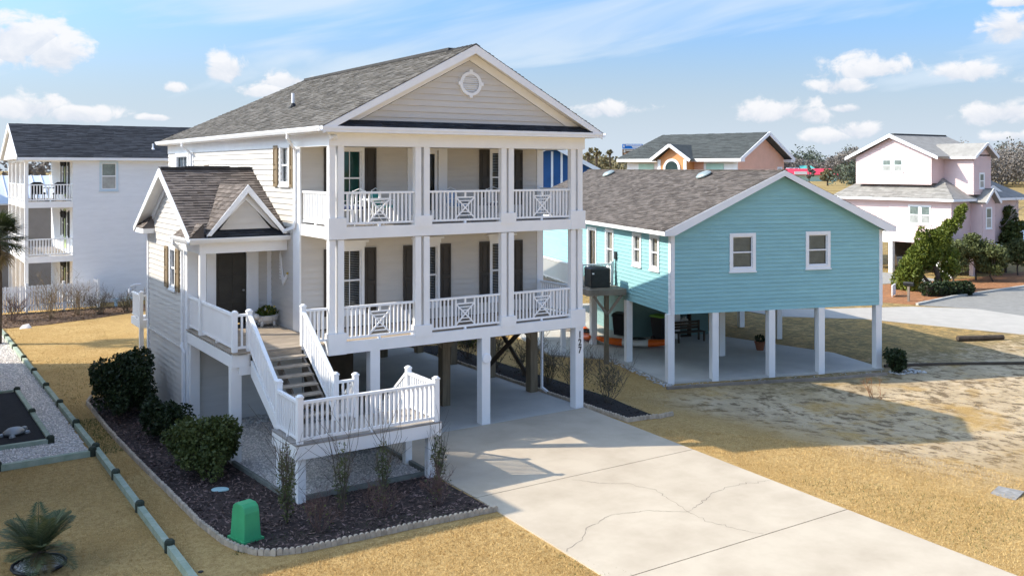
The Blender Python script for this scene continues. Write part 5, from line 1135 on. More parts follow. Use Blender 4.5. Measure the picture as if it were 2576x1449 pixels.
t = thing('white_panel_sign', 'small blank white board standing behind the black mailbox', 'sign board', (42.2, 12.6, -.5), R(25)); MB().box(-.55, .55, -.03, .03, .1, .75).build('board', WHITE, t); MB().box(-.5, -.44, -.02, .02, 0, .1).build('leg', WHITE, t); MB().box(.44, .5, -.02, .02, 0, .1).build('leg', WHITE, t)

# ================================================================ peach house, deep blue house
def at(px, py, D):                                                  # where a sight line from the photographer's spot ends, D metres out
    v = Vector((.5507, .8347, 0))+Vector((.8347, -.5507, 0))*((px-1288)/2387.0); return CAM+D*Vector((v.x, v.y, (425-py)/2387.0))
c0 = at(1855, 425, 78)
Q = thing('peach_house', 'peach orange house with dark green-grey roof and an arched gable window', 'house', (c0.x, c0.y, -.5), R(90+16))   # local x runs along the long side, away to the left
PCH = mat('peach_siding', (.80, .47, .33), .6, .04, 1.5, .1, 40); ORG = mat('orange_siding', (.62, .28, .11), .6, .05, 1.5); MINT = mat('mint_shutter', (.42, .62, .52), .5, .05, 2)
QL, QD, QE, QK = 10.7, 8.8, 8.75, 10.95
MB().box(0, QL, -QD, 0, 0, QE).build('wall', PCH, Q)
wq = Wall((0, .0, 0), (1, 0), (0, 1)); wg = Wall((0, -QD, 0), (0, 1), (-1, 0))
siding(Q, wq, PCH, 0, QL, 4, QE, joined=True); siding(Q, wg, PCH, lambda z: max(0, QD/2-(QK-.25-z)/.44), lambda z: min(QD, QD/2+(QK-.25-z)/.44), 4, QK-.3, joined=True)
for (x0, x1, m0, m1) in ((.3, 3.05, 1.2, 2.8), (7.2, 10.5, 7.94, 9.5)):
    mb = MB(); wq.box(mb, x0, x1, 6.4, QE-.1, 0, .10); mb.build('white_bay', WHITE, Q)
    mb = MB(); wq.box(mb, m0, m1, 6.5, QE-.45, .10, .15); mb.build('shutter', MINT, Q)
mb = MB(); wq.box(mb, -.05, .3, 4, QE, 0, .12); wq.box(mb, QL-.3, QL+.05, 4, QE, 0, .12); mb.build('corner_board', WHITE2, Q)
MB().box(4.0, 6.8, .0, 1.3, 4, QE-.1).build('bay_wall', ORG, Q); MB().prism([(4.0, QE-.1), (6.8, QE-.1), (5.4, QE+1.0)], 1, 1.2, 1.3).build('bay_gable', ORG, Q)
wb = Wall((4.0, 1.3, 0), (1, 0), (0, 1)); mb = MB(); wb.box(mb, 0, .28, 4, QE-.1, 0, .05); wb.box(mb, 2.52, 2.8, 4, QE-.1, 0, .05); mb.build('corner_board', WHITE2, Q)
n = 14; arc = [(1.4+.62*math.cos(math.pi*k/n), 7.9+.62*math.sin(math.pi*k/n)) for k in range(n+1)]; arc2 = [(1.4+.82*math.cos(math.pi*k/n), 7.9+.82*math.sin(math.pi*k/n)) for k in range(n+1)]
outer = [(2.22, 6.2)]+arc2+[(.58, 6.2)]; inner = [(2.02, 6.3)]+arc+[(.78, 6.3)]
def face(mb, pts, d): mb.add([wb.p(a, z, d) for a, z in pts], [tuple(range(len(pts)))])
mb = MB(); k = len(outer); mb.add([wb.p(a, z, .10) for a, z in outer]+[wb.p(a, z, .10) for a, z in inner]+[wb.p(a, z, 0) for a, z in outer], [(i, i+1, k+i+1, k+i) for i in range(k-1)]+[(i, 2*k+i, 2*k+i+1, i+1) for i in range(k-1)]); aw = mb.build('arched_window', WHITE2, Q)
mb = MB(); face(mb, inner, .06); mb.build('pane', mat('dark_glass', (.03, .05, .045), .08, .2, 2, spec=.8), aw); mb = MB(); wb.box(mb, .80, 2.0, 6.3, 7.75, .065, .08); mb.build('half_curtain', MINT, aw)
for sg, yy in ((1, .75), (-1, -QD-.6)):
    pts = [(-.7, -QD/2, QK), (QL-.9, -QD/2, QK), (QL+.7, yy, QE), (-.7, yy, QE)]
    MB().slab(pts[::(-1 if sg < 0 else 1)][::-1] if sg > 0 else pts, .14).build('roof', ROOFG, Q)
MB().slab([(QL-.9, -QD/2, QK), (QL+.7, -QD-.6, QE), (QL+.7, .75, QE)][::-1], .14).build('roof', ROOFG, Q)
shingles(Q, ROOFG, (QL+.7, .77, QE+.03), (-1, 0, 0), (0, -QD/2-.75, QK-QE), lambda v: v*.28, QL+1.4, 5.6, exp=.18, tabw=(.4, 1.0), seed=71)
for sg in (-1, 1): MB().slab([(5.4, 1.75, QE+1.2), (5.4, -2.0, QE+1.2), (5.4+sg*1.95, -2.0, QE-.12), (5.4+sg*1.95, 1.75, QE-.12)][::(1 if sg > 0 else -1)], .14).build('bay_roof', ROOFG, Q); MB().bar((5.4, 1.78, QE+1.12), (5.4+sg*1.98, 1.78, QE-.2), .05, .26).build('rake_board', WHITE2, Q)
for (a, b) in ((-.7, 3.9), (6.9, QL+.7)): piece('eave_fascia', Q, WHITE2, a, b, .74, .80, QE-.28, QE-.02)
for sg in (-1, 1): MB().bar((-.72, -QD/2, QK-.06), (-.72, -QD/2+sg*5.15, QE-.12), .06, .30).build('rake_board', WHITE2, Q)
piece('eave_return', Q, WHITE2, -.72, .2, .1, .78, QE-.3, QE-.05); piece('eave_return', Q, WHITE2, -.72, .2, -QD-.62, -QD+.1, QE-.3, QE-.05)
window(Q, wg, .55, 1.25, 6.0, 7.9, casing=.14, cols=1, flat=True)

c1 = at(1385, 425, 62)
D_ = thing('royal_blue_house', 'royal blue gabled house with white trim seen through the upper porch', 'house', (c1.x, c1.y, -.5), R(-28))
RB_ = mat('royal_blue_siding', (.025, .10, .27), .6, .08, 1.5, .1, 40)
MB().box(-2.6, 2.6, .05, 8, 0, 8.0).build('wall', RB_, D_); wr = Wall((-2.6, 0, 0), (1, 0), (0, -1)); siding(D_, wr, RB_, lambda z: max(0, 2.6-(9.25-z)/.52), lambda z: min(5.2, 2.6+(9.25-z)/.52), 0, 9.25, joined=True)
mb = MB()
for a in (2.62, 3.25): wr.box(mb, a, a+.14, 3, 9.0, .0, .09)
mb.build('white_trim', WHITE2, D_)
for sg in (-1, 1):
    MB().slab([(0, -.5, 9.5), (0, 8, 9.5), (sg*3.15, 8, 7.85), (sg*3.15, -.5, 7.85)][::(-1 if sg > 0 else 1)], .12).build('roof', ROOFP, D_); MB().bar((0, -.52, 9.4), (sg*3.15, -.52, 7.75), .05, .26).build('rake_board', WHITE2, D_)
window(D_, wr, 1.2, 1.8, 6.0, 7.2, cols=1, flat=True)

# the neighbour over the gravel yard, just outside the picture: it shades the yard
U = thing('neighbour_house', 'pale two storey stilt house beyond the gravel yard', 'house', (-16.6, -.15, -.03))
MB().box(0, 8.0, 0, 19, 2.5, 9.0).build('wall', WSID, U)
wn = Wall((8.0, 0, 0), (0, 1), (1, 0)); wn2 = Wall((0, 0, 0), (1, 0), (0, -1))
siding(U, wn, WSID, 0, 19, 2.5, 9.0, joined=True); siding(U, wn2, WSID, 0, 8, 2.5, 9.0, joined=True)
for a in (3, 8, 13):
    for z in (3.6, 6.6): window(U, wn, a, a+.9, z, z+1.5, cols=1, flat=True)
for a in (1.5, 5.2):
    for z in (3.6, 6.6): window(U, wn2, a, a+.9, z, z+1.5, cols=1, flat=True)
for pts in ([(8.42, -.4, 9.08), (8.42, 19.4, 9.08), (4, 15, 11.3), (4, 4, 11.3)], [(-.42, 19.4, 9.08), (-.42, -.4, 9.08), (4, 4, 11.3), (4, 15, 11.3)], [(-.42, -.4, 9.08), (8.42, -.4, 9.08), (4, 4, 11.3)], [(8.42, 19.4, 9.08), (-.42, 19.4, 9.08), (4, 15, 11.3)]): MB().slab(pts, .15).build('roof', ROOF3, U)
siding(U, wn, WSID, 0, 19, .1, 2.5, joined=True); MB().box(.1, 7.97, .1, 18.9, 0, 2.5).build('garage_wall', WSID, U)

# ================================================================ far things
p = at(2060, 425, 600)
t = thing('red_roofed_building', 'long low building with bright red roof and mint walls far away', 'building', (p.x, p.y, -.5), R(-33.4)); MB().box(-18, 11, 0, 10, 0, 4.4).build('wall', mat('mint_wall', (.45, .66, .55), .7, .05, .3), t)
RED = mat('red_metal_roof', (.62, .05, .09), .5, .06, .2)
MB().slab([(-19.5, -1.5, 4.2), (12, -1.5, 4.2), (9, 5, 8.0), (-19.5, 5, 8.0)], .3).build('roof', RED, t); MB().slab([(12, 11, 4.2), (-19.5, 11, 4.2), (-19.5, 5, 8.0), (9, 5, 8.0)], .3).build('roof', RED, t); MB().slab([(12, -1.5, 4.2), (12, 11, 4.2), (9, 5, 8.0)], .3).build('roof', RED, t); MB().box(2, 6, -.1, 0, .3, 4).build('bay_window', MINT, t); MB().box(-16, -8, -1.7, -1.5, 4.3, 6.2).build('sign_panel', WHITE, t)
p = at(2015, 425, 640); t = thing('teal_roofed_building', 'small white building with a teal roof behind the red roofed one', 'building', (p.x, p.y, -.5), R(-33.4)); MB().box(-9, 9, 0, 8, 0, 7.5).build('wall', WHITE, t); MB().slab([(-1, -1, 7.5), (10, -1, 7.5), (8, 4, 10), (0, 4, 10)], .3).build('roof', mat('teal_metal_roof', (.10, .45, .40), .5, .06, .2), t); MB().slab([(-10, -1, 7.5), (-1, -1, 7.5), (-1, 4, 9), (-9, 4, 9)], .3).build('roof', WHITE, t)
p = at(2085, 425, 700); t = thing('long_low_house', 'long low building with a dull brown roof among the far trees', 'building', (p.x, p.y, -.5), R(-33.4)); MB().box(-22, 22, 0, 10, 0, 6).build('wall', WHITE, t); MB().slab([(-23, -1, 6), (23, -1, 6), (20, 5, 11.2), (-20, 5, 11.2)], .3).build('roof', mat('dull_brown_roof', (.20, .15, .13), .8, .1, .2), t)
p = at(1588, 374, 160)
t = thing('billboard', 'distant roadside billboard with blue panel over a brown one', 'billboard', (p.x, p.y, -.5), R(-33.4)); zc = p.z+.5
bm_ = mat('billboard_blue', (.01, .18, .60), .5, .1, .5)
MB().box(-1.5, 1.9, -.1, .15, zc-.05, zc+.75).build('upper_panel', bm_, t); MB().box(-1.5, 1.6, -.1, .15, zc-1.15, zc-.12).build('lower_panel', mat('billboard_brown', (.20, .12, .06), .6, .1, .5), t)
mb = MB()
for (a, b, c, d) in ((-.95, 1.75, .48, .64), (.1, 1.7, .25, .40), (-1.35, -1.15, .15, .6), (.2, 1.6, .06, .18)): mb.box(a, b, -.12, -.1, zc+c, zc+d)
mb.build('lettering', WHITE, t); mb = MB()
for (a, b, c, d) in ((-.9, 1.2, -.42, -.25), (-1.3, -1.0, -.7, -.2)): mb.box(a, b, -.12, -.1, zc+c, zc+d)
mb.build('lettering', HULLW, t); mb = MB(); mb.box(-1.2, .6, -.12, -.1, zc-1.05, zc-.78); mb.build('lettering', mat('faded_orange', (.7, .35, .18), .6, .1), t)
for x in (-1.0, 1.0): MB().tube([(x, .2, 0), (x, .2, zc-1.2)], .12, 8).build('pole', METAL, t)
def water_mat():
    m = mat('inlet_water', (.10, .19, .32), .12, .1, .3, .25, 1.2, spec=.5); return m
sheet('water', [tuple(at(2520, 425, 92)[:2]), tuple(at(2900, 425, 92)[:2]), tuple(at(2950, 425, 138)[:2]), tuple(at(2440, 425, 138)[:2])], -.45, water_mat())

# ================================================================ small things about the grey house
t = thing('utility_box', 'bright green rounded utility pedestal box in the mulch corner', 'utility box', (-3.70, -4.55, 0), R(14)); t.scale = (.72, .62, .78)
mb = MB(); prof = [(-.42, 0), (.42, 0), (.40, .72), (.34, .86), (.18, .93), (-.18, .93), (-.34, .86), (-.40, .72)]
vs = []
for x, sc in ((-.27, 1), (.27, 1)): vs += [(x*(1 if z < .1 else .86), y*(1 if z < .1 else .93), z) for y, z in prof]
n = len(prof); mb.add(vs, [tuple(range(n-1, -1, -1)), tuple(range(n, 2*n))]+[(i, (i+1) % n, n+(i+1) % n, n+i) for i in range(n)]); mb.build('cover', GREEN, t, bevel=.025); MB().box(-.33, .33, -.47, .47, -.03, .06).build('plinth', GREEN, t)
t = tag(MB().lathe([(.16, 0), (.16, .02), (.14, .035), (.001, .037)], 20, (0, 0, 0), 1.25, .8).build('irrigation_lid', mat('pale_aqua_lid', (.42, .62, .62), .5, .05)), 'oval pale aqua valve lid lying on the mulch', 'lid'); t.location = (-3.30, -1.45, .012); t.rotation_euler = (0, 0, R(-30))
t = thing('wall_bird', 'white wooden seagull ornament hung beside the front door', 'wall ornament', (-.045, 3.45, 4.5))
pts = [(-.20, .46), (-.13, .30), (-.10, .12), (-.06, -.05), (.0, -.22), (.10, -.30), (.22, -.26), (.34, -.16), (.30, -.30), (.16, -.42), (.04, -.52), (-.05, -.40), (-.12, -.22), (-.16, -.05), (-.22, .12), (-.25, .30)]
MB().prism([(-y, z) for y, z in pts], 0, -.02, .015).build('body', WHITE, t); mb = MB()
for k in range(9): z = .38-k*.085; mb.prism([(.22+.0*k, z), (.27, z-.02), (.20, z-.06)], 0, -.018, .012)
mb.build('feather_tips', WHITE, t); o = MB().lathe([(.001, -.05), (.035, 0), (.001, .09)], 8).build('beak', mat('yellow_beak', (.55, .40, .08), .6, .1), t); o.location = (0, -.36, -.14); o.rotation_euler = (R(60), 0, 0)
t = thing('planter', 'rabbit shaped pale planter with small yellow flowers on the entry deck', 'planter', (-.42, 3.75, ZF)); mb = MB(); mb.lathe([(.16, .08), (.24, .18), (.26, .30), (.22, .32), (.001, .30)], 14, (0, 0, 0), 1.3, .8); mb.build('pot', STONEG, t)
mb = MB()
for (x, y) in ((-.2, -.12), (.2, -.12), (-.2, .12), (.2, .12)): mb.tube([(x, y, 0), (x*.8, y*.8, .16)], .05, 6)
mb.lathe([(.05, .28), (.1, .34), (.09, .42), (.001, .46)], 10, (-.34, -.05, -.06)); mb.build('animal_body', STONEG, t, smooth=True)
leaf_cloud('foliage', [((0, 0, .42), (.32, .22, .16), 1)], 260, .07, leaf_mat('planter_leaf', (.03, .06, .012), (.09, .13, .02)), t); leaf_cloud('flowers', [((0, 0, .47), (.26, .18, .12), 1)], 40, .06, mat('yellow_petal', (.62, .46, .04), .6, .15), t)
t = tag(MB().box(-.5, .5, -.3, .3, 0, .015).build('door_mat', CHAR), 'dark door mat in front of the front door', 'door mat'); t.location = (-1.0, 4.05, ZF)
# upper porch furniture
NAVY = mat('navy_cushion', (.02, .035, .10), .8, .15, 6); TEAL = mat('teal_cushion', (.06, .34, .30), .8, .1, 6); LBLUE = mat('light_blue_cushion', (.18, .32, .55), .8, .1, 6)
IRON = mat('white_wrought_iron', (.78, .78, .76), .45, .04, 5)
def iron_chair(loc, rz, cush, label):
    t = thing('patio_chair', label, 'chair', loc, rz)
    for x in (-.22, .22):
        MB().tube([(x*1.15, -.24, 0), (x*.9, -.22, .2), (x, -.22, .42)], .013, 6).build('leg', IRON, t); MB().tube([(x*1.15, .26, 0), (x, .22, .42), (x*.95, .30, .95)], .013, 6).build('leg', IRON, t)
        MB().tube([(x*1.05, .25, .66), (x*1.1, .0, .67), (x*1.1, -.20, .64), (x*1.0, -.22, .42)], .012, 6).build('armrest', IRON, t)
    mb = MB()
    for k in range(4): mb.tube([(-.16+k*.107, .23, .46), (-.16+k*.107, .30, .9)], .008, 5)
    mb.tube([(-.21, .30, .92), (0, .31, 1.0), (.21, .30, .92)], .013, 6); mb.build('back_scroll', IRON, t)
    MB().lathe([(.24, .41), (.25, .425), (.24, .44), (.001, .44)], 14, (0, 0, 0)).build('seat', IRON, t); MB().box(-.23, .23, -.23, .2, .44, .52).build('cushion', cush, t, bevel=.03)
    if cush is not NAVY: o = MB().box(-.21, .21, -.05, .04, .52, .92).build('back_cushion', cush, t, bevel=.03); o.location = (0, .2, 0); o.rotation_euler = (R(-8), 0, 0)
UZ = 5.82
iron_chair((.95, .75, UZ), R(-60), NAVY, 'white iron chair with navy seat pad beside the porch corner'); iron_chair((2.15, 1.25, UZ), R(30), TEAL, 'white iron chair with teal cushions on the upper porch'); iron_chair((4.55, 1.2, UZ), R(20), LBLUE, 'white iron chair with light blue cushions on the upper porch'); iron_chair((5.6, 1.0, UZ), R(-40), NAVY, 'white iron chair with navy seat pad near the middle porch posts')
t = thing('patio_table', 'round white iron table on the upper porch', 'patio table', (1.6, .75, UZ)); MB().lathe([(.36, .68), (.37, .70), (.36, .72), (.001, .72)], 20).build('table_top', IRON, t)
for k in range(3): a = k*2.09; MB().tube([(.30*math.cos(a), .30*math.sin(a), 0), (.08*math.cos(a), .08*math.sin(a), .35), (.25*math.cos(a), .25*math.sin(a), .69)], .014, 6).build('leg', IRON, t)

# ================================================================ plants
L_EVG = leaf_mat('evergreen_leaf', (.012, .022, .008), (.040, .060, .018), trans=.12)
L_EVG2 = leaf_mat('yellowish_evergreen_leaf', (.038, .058, .014), (.12, .14, .038), trans=.15)  # lighter, yellower leaf colour than the other evergreens
L_JUN = leaf_mat('juniper_leaf', (.055, .088, .012), (.22, .245, .035), trans=.18)
L_OLV = leaf_mat('olive_leaf', (.065, .085, .028), (.18, .195, .07), trans=.25)
L_PALM = leaf_mat('palm_leaf', (.05, .075, .03), (.17, .19, .09), trans=.15)
L_DRYP = leaf_mat('dry_palm_leaf', (.20, .15, .07), (.33, .26, .13), trans=.2)
TWIG = mat('grey_twig', (.115, .095, .072), .9, .2, 8); TWIGR = mat('reddish_twig', (.135, .085, .072), .9, .2, 8); TWIGT = mat('tan_twig', (.24, .175, .105), .9, .2, 8); TWIGP = mat('pale_twig', (.34, .31, .28), .9, .15, 8); BARK = mat('bark', (.085, .065, .048), .95, .3, 5, .5, 30)
def shrub(name, label, loc, blobs, n, size, m, cat='shrub', group=None, stems=5, seed=0, h=.5, **kw):
    t = thing(name, label, cat, loc, 0, group); mb = MB(); branches(mb, (0, 0, -.03), stems, h, .7, .022, seed=seed, levels=1, sub=3); mb.build('stems', BARK, t)
    leaf_cloud('foliage', blobs, n, size, m, t, seed=seed, **kw); return t
def lumps(rx, ry, h, k, seed, r=.42):
    rd = random.Random(seed); out = [((0, 0, h*.5), (rx*.72, ry*.72, h*.46), 2.4)]
    for _ in range(k):
        a = rd.random()*6.283; q = rd.uniform(.45, .8); z = rd.uniform(.28, .82); out.append(((math.cos(a)*rx*q*(1.1-.4*z), math.sin(a)*ry*q*(1.1-.4*z), h*z), (rx*r*rd.uniform(.7, 1.1), ry*r*rd.uniform(.7, 1.1), h*.26*rd.uniform(.7, 1.1)), .5))
    return out
shrub('evergreen_shrub', 'large dark evergreen bush at the rear of the side bed', (-3.62, 7.3, 0), lumps(.98, 1.75, 1.85, 16, 1), 9500, .075, L_EVG, seed=1, h=1.0)
shrub('evergreen_shrub', 'mid sized dark bush between the large and the yellowish green one', (-3.3, 3.6, 0), lumps(.70, .95, 1.05, 10, 2), 3600, .065, L_EVG, seed=2)
shrub('evergreen_shrub', 'low spreading bush at the foot of the corner downspout', (-2.95, 2.1, 0), lumps(.6, .85, .70, 9, 3), 2600, .06, L_EVG2, seed=3)
shrub('evergreen_shrub', 'rounded yellowish green bush beside the deck post', (-3.25, .05, 0), lumps(.95, 1.05, 1.42, 18, 4), 9000, .058, L_EVG2, seed=4, h=.8)
def twiggy(label, loc, n, h, sp, m, seed, r=.011, name='bare_shrub', sub=4, leaves=0, lm=None, group=None, levels=2, curl=.18):
    t = thing(name, label, 'shrub', loc, 0, group); mb = MB(); branches(mb, (0, 0, -.03), n, h, sp, r, seed=seed, sub=sub, levels=levels, curl=curl); mb.build('stems', m, t)
    if leaves: leaf_cloud('leaves', [((0, 0, h*.5), (sp*h*.55, sp*h*.55, h*.45), 1)], leaves, .035, lm or L_OLV, t, shell=.1, seed=seed)
    return t
TW = [((-2.75, -4.25), 1.85, 'tallest upright bare shrub beside the green utility box', TWIG), ((-1.5, -4.2), 1.75, 'upright bare shrub before the middle of the landing', TWIG), ((-.42, -4.0), 1.55, 'upright bare shrub between the two reddish low shrubs', TWIG), ((1.15, -3.72), 1.25, 'upright bare shrub at the driveway corner of the landing', TWIG)]
for i, ((x, y), h, lab, m) in enumerate(TW): twiggy(lab, (x, y, 0), 16 if i == 0 else 12, h, .13, m, 60+i, sub=3, leaves=0, curl=.09, levels=1); leaf_cloud('leaves', [((0, 0, h*.45), (.20, .20, h*.45), 1)], 700 if i == 0 else 330, .035, L_OLV, bpy.data.objects[[o.name for o in COL.objects if o.get('label') == lab][0]], shell=.15, seed=i, aspect=2)
for i, ((x, y), lab) in enumerate((((-2.35, -5.05), 'low reddish bare shrub just behind the scalloped edging'), ((-.95, -5.0), 'low reddish bare shrub in the middle of the mulch bed'), ((.45, -5.0), 'low brownish bare shrub near the driveway end of the bed'))): twiggy(lab, (x, y, 0), 16, .72, .95, TWIGR, 80+i, r=.008, sub=5, leaves=60)
for i, (x, y, h) in enumerate(((9.5, .3, 1.25), (9.45, 1.8, 1.35), (9.4, 3.4, 1.3), (9.5, 5.0, 1.3), (9.4, 6.8, 1.4), (9.3, 8.6, 1.3))): twiggy('%s leafless grey shrub of the dark strip counted from the 127 pillar' % ('first', 'second', 'third', 'fourth', 'fifth', 'sixth')[i], (x, y, gh(x, y)), 16, h, .75, TWIG, 100+i, sub=5, leaves=260, lm=LEAF_D, group='bare shrubs between the houses', curl=.22)
shrub('evergreen_shrub', 'round yellow green bush behind the carport slab', (11.8, 12.5, -.5), lumps(.9, .9, 1.6, 8, 9), 2200, .09, L_JUN, seed=9); shrub('evergreen_shrub', 'dark leafy bush beside the yellow green bush', (10.6, 15.0, -.4), lumps(1.2, 1.2, 2.0, 8, 10), 2600, .1, L_EVG2, seed=10)
# dry bushes along the picket fence
for i, (x, y, h, m, lab) in enumerate(((-4.6, 28.6, 1.2, TWIGR, 'low reddish bare bush at the far end of the fence'), (-2.9, 28.4, 1.9, TWIGT, 'tall tan bare bush in front of the picket fence'), (-1.6, 28.9, 1.5, TWIGT, 'tan bare bush leaning beside the tallest one'), (-.6, 28.6, 1.1, TWIG, 'grey bare bush before the fence corner'), (.7, 28.6, 1.0, TWIG, 'small grey bare bush beside the fence corner'), (2.0, 29.2, .9, TWIGT, 'small tan bush along the white wall'))):
    twiggy(lab, (x, y, -.03), 18, h, .8, m, 120+i, r=.013, sub=5, leaves=160)
sheet('mulch_bed_rear', [(-5.3, 26.3), (-3.5, 26.4), (-1.2, 27.2), (.8, 28.2), (3.2, 29.4), (3.2, 31), (-.2, 31.0), (-5.3, 31.0)], -.012, mat('brown_leaf_litter', (.10, .06, .038), .95, .4, 7, .6, 50))
chips('leaf_litter', [(-5.3, 26.3), (-3.5, 26.4), (-1.2, 27.2), (.8, 28.2), (3.2, 29.4), (3.2, 31), (-.2, 31.0), (-5.3, 31.0)], 2500, .06, mat('dry_leaf', (.16, .10, .055), .9, .3, 8, island=.4), 0, 33)
tag(raw('white_rock', *(lambda s: (s[0], s[1]))((np.array([(-.25, -.15, 0), (.28, -.12, 0), (.2, .2, 0), (-.2, .18, 0), (-.12, -.05, .16), (.15, .02, .2), (.05, .12, .12)], float)+np.array([-4.3, 26.0, -.03]), np.array([(0, 1, 5), (0, 5, 4), (1, 2, 5), (2, 6, 5), (2, 3, 6), (3, 4, 6), (3, 0, 4), (4, 5, 6)]))), STONE), 'single white rock at the edge of the fence bed', 'rock')
t = thing('turtle_ornament', 'grey turtle ornament in the black soil bed', 'ornament', (-6.75, 6.1, .055), R(40)); MB().lathe([(.26, .03), (.25, .09), (.16, .17), (.001, .20)], 14, (0, 0, 0), 1.2, 1).build('shell', METAL, t, smooth=True)
for (x, y) in ((.25, .2), (.25, -.2), (-.25, .18), (-.25, -.18)): MB().lathe([(.09, .0), (.07, .05), (.001, .07)], 8, (x, y, 0)).build('flipper', METAL, t)
MB().lathe([(.08, .04), (.07, .12), (.001, .15)], 8, (.36, 0, 0)).build('head', METAL, t)

def fan_palm(parent, c, n, L_, m, seed, elev=(-.6, 1.3), seg=22, wid=.045, stalk=True, spread=1.15):
    """fan leaves: a stalk and a spread of narrow blades"""
    rd = random.Random(seed); V = []; st = MB()
    for i in range(n):
        az = rd.random()*6.283; el = rd.uniform(*elev); d = Vector((math.cos(az)*math.cos(el), math.sin(az)*math.cos(el), math.sin(el)))
        p = Vector(c); sl_ = L_*rd.uniform(.35, .55); q = p+d*sl_; 
        if stalk: st.tube([p, p+d*sl_*.5, q], .016, 4)
        side = d.cross(Vector((0, 0, 1))).normalized(); up = side.cross(d).normalized()
        for k in range(seg):
            a = (k/(seg-1)-.5)*2*spread*1.3; dir_ = (d*math.cos(a)+side*math.sin(a)+up*rd.uniform(-.12, .18)).normalized(); l = L_*.62*(1-.28*abs(a)/1.5)*rd.uniform(.85, 1.1)
            w = dir_.cross(up).normalized()*wid*.5; mid = q+dir_*l*.5+Vector((0, 0, .0)); tip = q+dir_*l+Vector((0, 0, -l*.22))
            V.append([q, mid-w, tip, mid+w])
    V = np.array([[tuple(v) for v in f] for f in V]).reshape(-1, 3); raw('fronds', V, np.arange(len(V)).reshape(-1, 4), m, parent)
    if stalk and st.v: st.build('leaf_stalks', L_DRYP if False else m, parent)
def feather_palm(parent, c, n, L_, m, seed, elev=(.1, 1.2), leaflets=26, ll=.30, name='fronds'):
    rd = random.Random(seed); V = []; st = MB()
    for i in range(n):
        az = i*2.4+rd.uniform(-.3, .3); el = rd.uniform(*elev); d = Vector((math.cos(az)*math.cos(el), math.sin(az)*math.cos(el), math.sin(el))); pts = []
        p = Vector(c)
        for k in range(9): t_ = k/8; pts.append(p+d*L_*t_+Vector((0, 0, -L_*.38*t_*t_*math.cos(el)))); 
        st.tube(pts, .012, 4, .004); side = d.cross(Vector((0, 0, 1))).normalized()
        for k in range(leaflets):
            t_ = .12+.86*k/leaflets; i0 = min(int(t_*8), 7); b = pts[i0].lerp(pts[i0+1], t_*8-i0); ax = (pts[i0+1]-pts[i0]).normalized()
            for sg in (-1, 1):
                dd = (side*sg+ax*.55+Vector((0, 0, .35))).normalized(); l = ll*math.sin(math.pi*min(.98, t_*.85+.12))*rd.uniform(.85, 1.1); w = ax*.012; tip = b+dd*l+Vector((0, 0, -l*.15)); V.append([b-w, b+dd*l*.5-w*1.2, tip, b+dd*l*.5+w*1.2])
    V = np.array([[tuple(v) for v in f] for f in V]).reshape(-1, 3); raw(name, V, np.arange(len(V)).reshape(-1, 4), m, parent); st.build('frond_ribs', m, parent)
t = thing('small_palm', 'small feathery palm rising from a ring of white stones', 'palm', (-7.32, -3.7, 0)); feather_palm(t, (0, 0, .22), 34, 1.05, L_PALM, 5, (.15, 1.3)); feather_palm(t, (0, 0, .18), 4, .6, L_DRYP, 6, (0, .3), name='dry_fronds'); MB().lathe([(.16, -.02), (.15, .2), (.08, .28)], 10).build('stump', BARK, t)
stones('stone_ring', [(-7.32+.42*math.cos(a*.4), -3.7+.42*math.sin(a*.4)) for a in range(16)], 620, .042, STONEG, .0, 17)
mb = MB(); mb.tube([(.46*math.cos(a*.3927), .46*math.sin(a*.3927), .02) for a in range(17)], .03, 6); o = tag(mb.build('plastic_edging_ring', BLACK), 'black plastic ring around the white stones under the small palm', 'edging'); o.location = (-7.32, -3.7, 0)
pt = at(-8, 605, 40)
t = thing('fan_palm_tree', 'dark fan palm crown rising before the white balconies', 'palm', (pt.x, pt.y, -.1)); h = pt.z+.1; MB().tube([(0, 0, -.1), (.05, 0, h*.5), (0, 0, h)], .19, 10, .15).build('trunk', BARK, t); fan_palm(t, (0, 0, h), 60, 1.45, leaf_mat('dark_palm_leaf', (.02, .035, .012), (.075, .09, .03)), 7); 
V0 = thing('x', None, None) if False else None
fan_palm(t, (0, 0, h-.3), 12, 1.0, L_DRYP, 8, (-1.2, -.6), wid=.05)
for o in t.children:
    if o.name.startswith('fronds') and o.data.materials[0] == L_DRYP: o.name = 'dry_fronds'

# planting by the pink house
def lobe_line(p, q, n, r0, r1, jit, seed):
    rd = random.Random(seed); out = []
    for k in range(n):
        u = k/(n-1); r = r0+(r1-r0)*u; c = [p[i]+(q[i]-p[i])*u+rd.gauss(0, jit) for i in range(3)]; out.append((tuple(c), (r, r, r*1.25), r*r))
    return out
RV = Vector((.8347, -.5507, 0))
def rv(a, z): return (RV.x*a, RV.y*a, z)
jb = lobe_line(rv(-1.3, .5), rv(-1.0, 2.0), 5, .85, .6, .22, 1)+lobe_line(rv(-.9, 1.9), rv(-.2, 3.8), 5, .62, .34, .14, 2)+lobe_line(rv(.1, 2.2), rv(2.35, 5.4), 15, .66, .26, .09, 3)+lobe_line(rv(1.1, .7), rv(1.6, 2.6), 6, .48, .42, .22, 4)+lobe_line(rv(-.4, 2.5), rv(.9, 3.6), 5, .60, .55, .15, 5)
t = thing('twisted_juniper', 'twisted golden green juniper with a windswept leaning top', 'juniper', (46.6, 13.2, -.5)); mb = MB(); mb.tube([rv(.9, -.1), rv(.7, 1.0), rv(.2, 2.2), rv(1.2, 3.6)], .22, 8, .08); mb.tube([rv(.5, .0), rv(-.3, 1.0), rv(-.9, 2.0)], .14, 7, .06); mb.build('trunk', BARK, t); leaf_cloud('foliage', jb, 20000, .105, L_JUN, t, shell=.65, seed=3, aspect=2.0, flat=.5)
